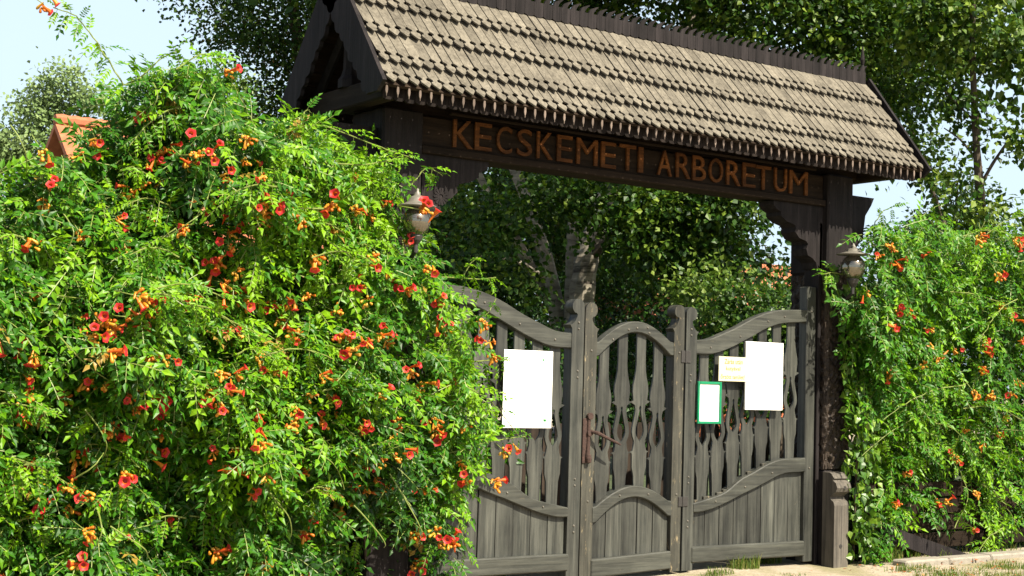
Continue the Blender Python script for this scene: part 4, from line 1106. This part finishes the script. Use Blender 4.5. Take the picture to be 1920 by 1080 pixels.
P = np.concatenate([P, pk]); A = np.concatenate([A, dirs(nk, 1.3, -.4, .5, -math.pi / 2)]); U = np.concatenate([U, np.array([0, -.8, .6]) + rng.normal(0, .3, (nk, 3))]); T = np.concatenate([T, np.clip(rng.normal(.3, .12, nk), 0, 1)]); S = np.concatenate([S, rng.uniform(1.1, 1.5, nk)])
P = np.concatenate([P, np.array(XP)]); A = np.concatenate([A, np.array(XA)]); U = np.concatenate([U, np.array(XU)]); T = np.concatenate([T, XT]); S = np.concatenate([S, XS])
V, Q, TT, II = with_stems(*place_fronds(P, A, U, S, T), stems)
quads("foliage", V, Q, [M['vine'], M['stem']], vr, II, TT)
CR = [(1686, 497, 5, 1), (1666, 461, 0, 4), (1737, 472, 2, 0), (1830, 453, 0, 3), (1840, 443, 1, 1), (1872, 517, 1, 4), (1703, 583, 1, 0), (1666, 613, 3, 3), (1742, 615, 1, 0), (1790, 655, 2, 1), (1846, 645, 5, 3), (1916, 635, 3, 1), (1874, 575, 1, 0), (1896, 597, 2, 3), (1755, 672, 0, 4), (1740, 646, 0, 3), (1840, 692, 1, 5),
      (1855, 745, 0, 6), (1828, 738, 0, 4), (1895, 740, 1, 4), (1883, 780, 1, 0), (1870, 815, 1, 3), (1905, 815, 1, 1), (1841, 835, 0, 5), (1793, 860, 1, 1), (1908, 716, 0, 4), (1825, 991, 1, 1), (1829, 925, 0, 4)]
add_clusters(vr, CR, lambda px, py: float(yfR(np.array([px]), np.array([py]), np.array([at(px, py, -.2)]))[0]) - .09)

pk = vine_points(RP, 24, lambda x, y, P_: yfR(x, y, P_) - .06, .02, (1620, 2150, 440, 960))[:, :3]; more_clusters(vr, pk)

# ------------------------------------------------------------------ broad-leaved creeper climbing the right post
def leaf_quads(P, N, D, L, W, T):
    """folded kite leaves: P base, N normal, D direction"""
    D = norm(D); N = norm(N - D * (N * D).sum(1, keepdims=True)); Sd = np.cross(N, D)
    L = L[:, None]; W = W[:, None]
    V = np.stack([P, P + D * L * .42 + Sd * W * .5 + N * W * .14, P + D * L - N * L * .08, P + D * L * .42 - Sd * W * .5 + N * W * .14, P + D * L * .22 - Sd * W * .42 + N * W * .10, P + D * L * .22 + Sd * W * .42 + N * W * .10, P + D * L * .5], 1)
    n = len(P); b = np.arange(n)[:, None] * 7
    Q = np.concatenate([b + np.array([[0, 6, 1, 5]]), b + np.array([[6, 6, 2, 1]])[:, [0, 2, 3, 0]] * 0 + b * 0 + np.array([[0, 6, 1, 5]])], 0) if False else np.concatenate([b + np.array([[0, 6, 1, 5]]), b + np.array([[0, 4, 3, 6]]), b + np.array([[6, 3, 2, 1]])], 0)
    return V.reshape(-1, 3), Q, np.repeat(T, 7)
cr = thing("post_creeper", "bright broad-leaved creeper climbing the right edge of the carved gatepost", "creeper", (2.0, -.2, 0))
CP = [(1545, 505), (1590, 500), (1600, 560), (1612, 620), (1618, 720), (1640, 800), (1650, 900), (1650, 1000), (1625, 1050), (1592, 1050), (1590, 930), (1580, 880), (1583, 780), (1578, 690), (1570, 600), (1540, 530)]
pts = vine_points(CP, 700, lambda x, y, P_: -.32 - .10 * fbm(P_, 3) + 0 * x, .25, (1535, 1655, 495, 1055)); P = pts[:, :3]; n = len(P)
N = np.array([.3, -.9, .5]) + rng.normal(0, .4, (n, 3)); D = np.array([0, -.3, -1]) + rng.normal(0, .5, (n, 3)); T = np.clip(rng.normal(.6, .2, n), 0, 1)
V, Q, TT = leaf_quads(P, N, D, rng.uniform(.06, .10, n), rng.uniform(.05, .08, n), T); quads("foliage", V, Q, M['creeper'], cr, None, TT)
mb = MB(); mb.tube([(1.98, -.13, 0), (1.95, -.17, .6), (1.99, -.16, 1.4), (1.94, -.16, 2.2), (1.90, -.17, 2.6)], [.012, .01, .009, .007, .004], 6); mb.build("stem", M['bark'], cr)

# ------------------------------------------------------------------ trees
def crown(name, blobs, mat, parent, L, T0=.45, dens=1.0, sub=.42, droop=.3):
    """blobs: (centre, radii, leaf count); leaves gather in small sprays so that gaps stay between them"""
    Ps, Ns, Ds, Ts = [], [], [], []
    for c, r, nl in blobs:
        nl = int(nl * dens); k = max(6, nl // 46); c = np.array(c); r = np.array(r)
        d = norm(rng.normal(0, 1, (k, 3))); rad = rng.uniform(.25, 1.0, k) ** .5
        cc = c + d * rad[:, None] * r * (1 + .18 * fbm(d * 2 + c, 1.6))[:, None]
        w = rng.integers(0, k, nl); out = norm(cc[w] - c)
        off = rng.normal(0, 1, (nl, 3)) * sub * np.array([1, 1, .6])
        P = cc[w] + off; ct = rng.normal(0, .13, k)
        Ps.append(P); Ns.append(out * .6 + np.array([.15, -.2, .7]) + rng.normal(0, .55, (nl, 3))); Ds.append(out * .5 + np.array([0, 0, -droop]) + rng.normal(0, .7, (nl, 3)))
        Ts.append(np.clip(T0 + ct[w] + rng.normal(0, .16, nl), 0, 1))
    P = np.concatenate(Ps); N = np.concatenate(Ns); D = np.concatenate(Ds); T = np.concatenate(Ts)
    k = P[:, 2] > .15; P, N, D, T = P[k], N[k], D[k], T[k]; n = len(P)
    D = norm(D); N = norm(N - D * (N * D).sum(1, keepdims=True)); Sd = np.cross(N, D); l_ = rng.uniform(.75, 1.25, n)[:, None] * L; w_ = l_ * .78
    V = np.stack([P, P + D * l_ * .4 + Sd * w_ * .5 + N * l_ * .07, P + D * l_, P + D * l_ * .4 - Sd * w_ * .5 + N * l_ * .07], 1).reshape(-1, 3)
    Q = np.arange(4 * n).reshape(-1, 4)
    return quads(name, V, Q, mat, parent, None, np.repeat(T, 4))

def pxblob(px, py, D, rx, ry, rd, n):          # ellipsoid given by where it shows: radii in photo pixels, depth radius in metres
    c = atD(px, py, D); return (c, (rx * D / FPX * 1.0, rd, ry * D / FPX), n)

def limb(mb, path, D, r0, r1):
    pp = [atD(a, b__, D + dd) for a, b__, dd in path]; k = len(pp); pp = np.array(pp)
    tt = np.linspace(0, k - 1, 5 * k); sm = np.stack([np.interp(tt, range(k), pp[:, i]) for i in range(3)], 1)
    for _ in range(3): sm[1:-1] = .25 * sm[:-2] + .5 * sm[1:-1] + .25 * sm[2:]
    rr = np.linspace(r0, r1, len(sm)) * (1 + .05 * np.sin(np.arange(len(sm)) * 1.3))
    mb.tube(sm, rr, 10)

def ground_y(D): return 540 + (CAM[2] / D + PITCH * 1.0) * FPX     # roughly where the ground shows at depth D

# big pale-barked poplar behind the gate
D0 = 24.0; b0 = atD(1088, 900, D0)
tp = thing("poplar_tree", "large poplar with pale ringed trunks rising behind the gate and over the roof", "tree", (float(b0[0]), float(b0[1]), 0))
mb = MB(); limb(mb, [(1082, 930, 0), (1088, 600, 0), (1092, 540, 0), (1100, 480, 0), (1118, 430, .1), (1150, 330, .3), (1200, 180, .5), (1300, 60, .6), (1330, -150, .6)], D0, .25, .10); mb.build("trunk", M['palebark'], tp)
mb = MB(); limb(mb, [(1072, 920, .4), (1070, 560, .5), (1073, 450, .5), (1080, 330, .6), (1090, 150, .8), (1100, -100, 1)], D0, .12, .08); mb.build("trunk", M['palebark'], tp)
mb = MB(); limb(mb, [(1060, 900, .5), (1045, 570, .6), (1020, 470, .8), (985, 370, .9), (955, 290, 1), (900, 120, 1.2)], D0, .15, .07); mb.build("limb", M['palebark'], tp)
mb = MB(); limb(mb, [(1030, 560, .9), (975, 465, .8), (950, 410, .7), (915, 362, .6), (860, 250, .5)], D0, .10, .05); mb.build("limb", M['palebark'], tp)
mb = MB(); limb(mb, [(1100, 490, 0), (1150, 440, -.3), (1230, 380, -.8), (1330, 345, -1.2)], D0, .09, .03); mb.build("limb", M['bark'], tp)
mb = MB(); limb(mb, [(880, 480, -.5), (920, 484, -.4), (965, 486, -.2), (1020, 520, .3)], D0, .02, .05); mb.build("limb", M['palebark'], tp)
mb = MB(); limb(mb, [(1300, 60, .6), (1400, 30, .3), (1520, 80, -.5), (1600, 150, -1)], D0, .07, .02); mb.build("limb", M['bark'], tp)
B = [pxblob(760, -20, 25.5, 190, 110, 1.3, 3300), pxblob(1010, -40, 25, 220, 130, 1.4, 5000), pxblob(1240, -10, 24.5, 230, 130, 1.4, 6000), pxblob(1450, 10, 23, 220, 150, 1.4, 7000), pxblob(1600, 110, 22.5, 130, 180, 1.2, 5600), pxblob(1700, 30, 23.5, 170, 140, 1.2, 3600),
     pxblob(1270, 430, 22.5, 130, 100, .8, 5600), pxblob(1360, 370, 22, 90, 60, .7, 2200), pxblob(1330, 490, 23, 60, 50, .6, 1500), pxblob(960, 430, 27, 170, 150, .9, 5600), pxblob(840, 470, 24, 70, 150, .9, 2400), pxblob(1150, 430, 27, 140, 140, .8, 4200), pxblob(1000, 390, 21.8, 140, 70, .5, 1500), pxblob(1130, 365, 21.8, 100, 60, .4, 1300), pxblob(920, 500, 21.5, 90, 110, .5, 1500)]
crown("crown", B, M['poplar'], tp, .100, T0=.5, dens=1.0, sub=.25)
# upper canopy above the picture: coarser sprays that shade what is below
B = [((b0[0] + dx, b0[1] + dy, zz), (2.6, 2.4, 1.8), 2600) for dx, dy, zz in ((-4, -1, 9), (-1, -2, 9.5), (2, -2.2, 9.5), (5, -2.4, 9.5), (7.5, -2.5, 9.0), (-2, -1, 12.5), (1.5, -1, 13), (4.5, -1, 12.5))]
B += [((x_, y_, z_), (1.8, 1.0, 1.1), 1100) for x_ in (-3.5, -1, 1.5, 4) for y_, z_ in ((2.9, 8.9), (5.0, 9.4))]  # nearer sprays added out of view to shade the trees behind the gate
crown("upper_crown", B, M['poplar'], tp, .22, sub=.6)

def tree(name, label, base, limbs, D, blobs, mat, L, bark='bark', T0=.45, sub=.42):
    b_ = atD(base, 800, D); t = thing(name, label, "tree", (float(b_[0]), float(b_[1]), 0))
    for path, r0, r1 in limbs: mb_ = MB(); limb(mb_, path, D, r0, r1); mb_.build("trunk" if r0 > .05 else "branch", M[bark], t)
    crown("crown", blobs, mat, t, L, T0, sub=sub); return t

tree("dark_tree", "dense dark-leaved tree left of the roof gable with sky showing through", 590, [([(600, 930, 0), (590, 500, 0), (570, 200, 0), (540, -100, 0)], .2, .08)], 27,
     [pxblob(505, 40, 27, 135, 100, 1.2, 6400), pxblob(640, 60, 28, 130, 150, 1.2, 5600), pxblob(560, 190, 28, 90, 90, 1.0, 3200), pxblob(470, -90, 27, 170, 110, 1.2, 2500), pxblob(640, -130, 27, 190, 110, 1.2, 2500), pxblob(345, 5, 27, 26, 22, .3, 160)], M['darktree'], .085, sub=.30)
tree("young_tree", "slender young tree with thin dark trunk against the sky at right", 1845, [([(1862, 860, 0), (1850, 520, 0), (1845, 430, 0), (1832, 300, 0), (1826, 180, 0), (1822, 60, 0), (1830, -80, 0)], .085, .03), ([(1840, 345, 0), (1862, 305, 0), (1890, 265, 0), (1910, 230, 0)], .028, .012), ([(1830, 230, 0), (1800, 200, 0), (1770, 170, 0)], .02, .008), ([(1832, 300, 0), (1800, 260, 0), (1770, 240, 0)], .02, .008)], 21,
     [pxblob(1850, 50, 21, 95, 80, .8, 1700), pxblob(1760, 40, 21, 70, 80, .8, 1300), pxblob(1900, 240, 21, 40, 60, .5, 330), pxblob(1835, 255, 21, 36, 26, .4, 180), pxblob(1850, 400, 21, 60, 40, .6, 420), pxblob(1785, 180, 21, 45, 50, .5, 320), pxblob(1912, 130, 21, 40, 50, .5, 220), pxblob(1780, 330, 21, 20, 36, .4, 130)], M['poplar'], .105, sub=.17, T0=.62)
tree("leafy_tree", "leafy tree with hanging sprays just right of the roof end", 1690, [([(1860, 900, 0), (1800, 500, 0), (1745, 350, 0), (1695, 200, 0), (1680, 0, 0)], .05, .02)], 25,
     [pxblob(1680, 215, 25, 66, 95, .8, 1600), pxblob(1745, 300, 25, 30, 60, .6, 380), pxblob(1770, 450, 25, 60, 40, .8, 600), pxblob(1690, 120, 25, 85, 85, .9, 1500)], M['poplar'], .105, sub=.20, T0=.55)
tree("pale_tree", "pale grey-green tree far behind the orange roof at the left", 110, [([(115, 760, 0), (112, 400, 0), (110, 180, 0)], .2, .05)], 46,
     [pxblob(112, 165, 46, 36, 42, 1.0, 1300), pxblob(70, 215, 46, 40, 45, 1.0, 1300), pxblob(160, 200, 46, 30, 40, 1.0, 1000), pxblob(10, 290, 46, 45, 50, 1.0, 2000), pxblob(105, 290, 46, 110, 60, 1.0, 3000), pxblob(-60, 290, 46, 60, 50, 1.0, 1500)], M['paletree'], .14, sub=.32)
tree("pale_tree", "pale green tree behind the vine between the roof gable and the top of the vine", 420, [([(420, 760, 0), (420, 400, 0), (420, 220, 0)], .18, .05)], 38,
     [pxblob(420, 200, 38, 60, 65, 1.0, 3000), pxblob(400, 300, 38, 90, 70, 1.2, 3000), pxblob(480, 280, 38, 60, 70, 1.0, 2000)], M['shrub'], .11, sub=.3, T0=.75)
tree("sapling", "light green sapling beyond the right vine below the thin trunk", 1790, [([(1790, 900, 0), (1792, 430, 0), (1795, 340, 0)], .06, .02)], 28,
     [pxblob(1790, 430, 28, 70, 40, .8, 1500), pxblob(1700, 450, 28, 40, 22, .6, 400), pxblob(1890, 450, 28, 60, 34, .8, 900), pxblob(1800, 350, 28, 30, 45, .5, 600)], M['shrub'], .09, sub=.25, T0=.6)
def bush(label, blobs, mat, L, base, D, T0=.45, sub=.3):
    b_ = atD(base, 800, D); t = thing("shrub", label, "shrub", (float(b_[0]), float(b_[1]), 0))
    mb_ = MB()
    for k in range(5): x, y = b_[0] + rng.normal(0, .4), b_[1] + rng.normal(0, .3); mb_.tube([(b_[0], b_[1], -.05), (x, y, 1.0), (x + rng.normal(0, .5), y, 2.4)], [.04, .03, .01], 6)
    mb_.build("stem", M['bark'], t); crown("foliage", blobs, mat, t, L, T0, sub=sub); return t
bush("sunlit light green shrub behind the right part of the wicket top", [pxblob(1325, 550, 19, 45, 60, .5, 1100), pxblob(1380, 650, 19, 60, 70, .6, 1300)], M['shrub'], .075, 1340, 19, .7, .18)
bush("bright green shrub just behind the right leaf of the gate", [pxblob(1480, 590, 18, 45, 50, .5, 1700), pxblob(1450, 700, 18, 90, 80, .8, 3000), pxblob(1540, 620, 18, 40, 90, .5, 1300), pxblob(1400, 590, 18.5, 50, 55, .5, 1400)], M['shrub'], .07, 1460, 18, .4, .18)
bush("dark shrub behind the left leaf of the gate", [pxblob(900, 640, 22, 90, 130, 1.0, 2600), pxblob(980, 680, 22, 70, 110, 1.0, 1700), pxblob(820, 560, 22, 70, 140, 1.0, 1800)], M['darktree'], .08, 930, 22, .3, .25)
bush("dark undergrowth shrub behind the wicket door", [pxblob(1180, 620, 27, 130, 110, 1.0, 3600), pxblob(1280, 680, 26, 140, 120, 1.0, 4200), pxblob(1130, 740, 24, 130, 120, 1.0, 3400)], M['darktree'], .08, 1190, 26, .3, .25)
hb = []
for px in range(560, 1700, 80): hb.append(pxblob(px, 640, 40, 90, 160, 2, 1500))
for px in range(700, 1400, 70): hb.append(pxblob(px, 420, 42, 90, 150, 2, 2300))
for px in range(1650, 2300, 90): hb.append(pxblob(px, 560, 42, 90, 80, 2, 1200))
for px in range(-400, 560, 90): hb.append(pxblob(px, 520, 50, 90, 120, 2, 900))
o = crown("far_wood", hb, M['darktree'], None, .2, .3, sub=.6); tag(o, "dark wood far behind the gateway closing the view", "wood", kind="stuff")

# ------------------------------------------------------------------ houses
def house(label, c0, c1, zr, ze, depth, wallm):
    """long gable house: ridge from c0 to c1 (x, y), ridge height zr, eave ze"""
    c0, c1 = np.array(c0[:2]), np.array(c1[:2]); d = (c1 - c0) / np.linalg.norm(c1 - c0); nn = np.array([d[1], -d[0]])
    t = thing("tiled_house", label, "house", (*((c0 + c1) / 2), 0))
    P2 = lambda q, z: (q[0], q[1], z)
    mb_ = MB(); A0, A1, B0, B1 = c0 + nn * depth - d * .4, c1 + nn * depth + d * .4, c0 - nn * depth - d * .4, c1 - nn * depth + d * .4
    R0, R1 = c0 - d * .4, c1 + d * .4; th = .16
    V = [P2(A0, ze), P2(A1, ze), P2(R1, zr), P2(R0, zr), P2(B0, ze), P2(B1, ze)]; V += [(v[0], v[1], v[2] - th) for v in V]
    mb_.add(V, [[0, 1, 2, 3], [3, 2, 5, 4], [6, 9, 8, 7], [9, 10, 11, 8], [0, 6, 7, 1], [4, 5, 11, 10], [0, 3, 9, 6], [3, 4, 10, 9], [1, 7, 8, 2], [2, 8, 11, 5]])
    k = np.linspace(0, 1, 40)
    mb_.tube([P2(R0 + (R1 - R0) * a, zr + .05) for a in k], [.13 + .025 * (i % 2) for i in range(40)], 8); rf = mb_.build("roof", M['tile'], t)
    mb_ = MB(); e = depth - .45; a0, a1, b0_, b1_ = c0 + nn * e, c1 + nn * e, c0 - nn * e, c1 - nn * e; zw = ze + .12
    V = [P2(a0, -.1), P2(a1, -.1), P2(b1_, -.1), P2(b0_, -.1), P2(a0, zw), P2(a1, zw), P2(b1_, zw), P2(b0_, zw), P2(c0, zr - th - .05), P2(c1, zr - th - .05)]
    mb_.add(V, [[0, 1, 5, 4], [2, 3, 7, 6], [1, 2, 6, 9, 5], [3, 0, 4, 8, 7]]); wl = mb_.build("wall", wallm, t)
    Ln = np.linalg.norm(c1 - c0)
    for k in range(3):
        q = a0 + d * (Ln * (k + .5) / 3 - .5); q2 = q + d * 1.0; mb_ = MB()
        V = [P2(q + nn * o_, z) for o_ in (.0, .03) for z in (1.0, 2.2)] + [P2(q2 + nn * o_, z) for o_ in (.0, .03) for z in (1.0, 2.2)]
        mb_.add(V, [[2, 3, 7, 6], [0, 4, 5, 1], [0, 1, 3, 2], [4, 6, 7, 5], [1, 5, 7, 3], [0, 2, 6, 4]]); mb_.build("window", M['window'], t)
    return t
h0, h1 = atD(135, 232, 34), atD(520, 292, 37)
house("house with orange tiled roof showing above the vine at the left", h0, h1, h0[2], h0[2] - 3.4, 3.8, M['plaster'])
h0, h1 = atD(1150, 480, 46), atD(1475, 466, 50)
house("orange-roofed house seen in bits between the trees behind the gate", h0, h1, h0[2], h0[2] - 2.6, 3.2, M['brick'])

# ------------------------------------------------------------------ grass and litter
bl = []
def tuft(cx, cy, r, n, h):
    a = rng.uniform(0, 6.28, n); q = r * np.sqrt(rng.uniform(0, 1, n)); bl.append(np.c_[cx + q * np.cos(a), cy + q * np.sin(a) * .6, rng.uniform(.4, 1, n) * h])
for px, py, r, n, h in ((1395, 1062, .16, 260, .16), (1440, 1050, .14, 240, .15), (1350, 1072, .14, 120, .09), (1660, 1045, .2, 260, .18), (1620, 1040, .1, 80, .12), (1700, 1035, .18, 200, .2), (1240, 1085, .12, 50, .06), (950, 1066, .12, 90, .16), (930, 1076, .1, 80, .14), (1720, 1062, .25, 200, .07), (1800, 1070, .35, 300, .06), (1880, 1060, .3, 300, .07), (1900, 1078, .3, 300, .08), (1760, 1075, .3, 160, .05), (1480, 1076, .2, 60, .05), (1330, 1078, .1, 60, .06)):
    d = ray(px, py); g_ = CAM + d * (-CAM[2] / d[2]); tuft(g_[0], g_[1], r, n, h)
for k in range(140):
    x = rng.uniform(1.8, 8); y = rng.uniform(-2.5, -.55); tuft(x, y, .12, 14, .06)
for k in range(60):
    x = rng.uniform(2.0, 8); tuft(x, rng.uniform(-.3, .1), .10, 14, .12)
G = np.concatenate(bl); n = len(G); P = np.c_[G[:, :2], np.full(n, -.035)]; a = rng.uniform(0, 6.28, n); lean = rng.uniform(.1, .7, n)[:, None]
sd = np.c_[np.cos(a), np.sin(a), np.zeros(n)] * .0035; ld = np.c_[-np.sin(a), np.cos(a), np.zeros(n)]; h = G[:, 2:3]
V = np.stack([P - sd, P + sd, P + sd * .7 + ld * h * lean * .3 + [0, 0, 1] * h * .6, P - sd * .7 + ld * h * lean * .3 + [0, 0, 1] * h * .6, P + ld * h * lean + [0, 0, 1] * h], 1)
b = np.arange(n)[:, None] * 5
Q = np.concatenate([b + [[0, 1, 2, 3]], b + [[3, 2, 4, 4]]], 0)
F = Q.tolist(); F = [f if f[2] != f[3] else f[:3] for f in F]
o = obj("grass", V.reshape(-1, 3), F, M['grass'], tint=np.repeat(np.clip(rng.normal(.5, .28, n), 0, 1), 5)); tag(o, "thin green and dry grass growing along the gate and kerb", "grass", kind="stuff")
n = 420; P = np.c_[rng.uniform(1.7, 6, n), rng.uniform(-1.6, -.35, n), np.full(n, -.01)]
P[:60, 0] = rng.uniform(-1.5, 1.5, 60); D = np.c_[rng.normal(0, 1, (n, 2)), rng.normal(0, .15, n)]; N = np.array([0, 0, 1.0]) + rng.normal(0, .25, (n, 3))
V, Q, TT = leaf_quads(P, N, D, rng.uniform(.025, .055, n), rng.uniform(.015, .03, n), rng.uniform(0, 1, n))
o = quads("fallen_leaves", V, Q, M['litter'], None, None, TT); tag(o, "dry brown and red leaves scattered on the sandy ground", "leaf litter", kind="stuff")
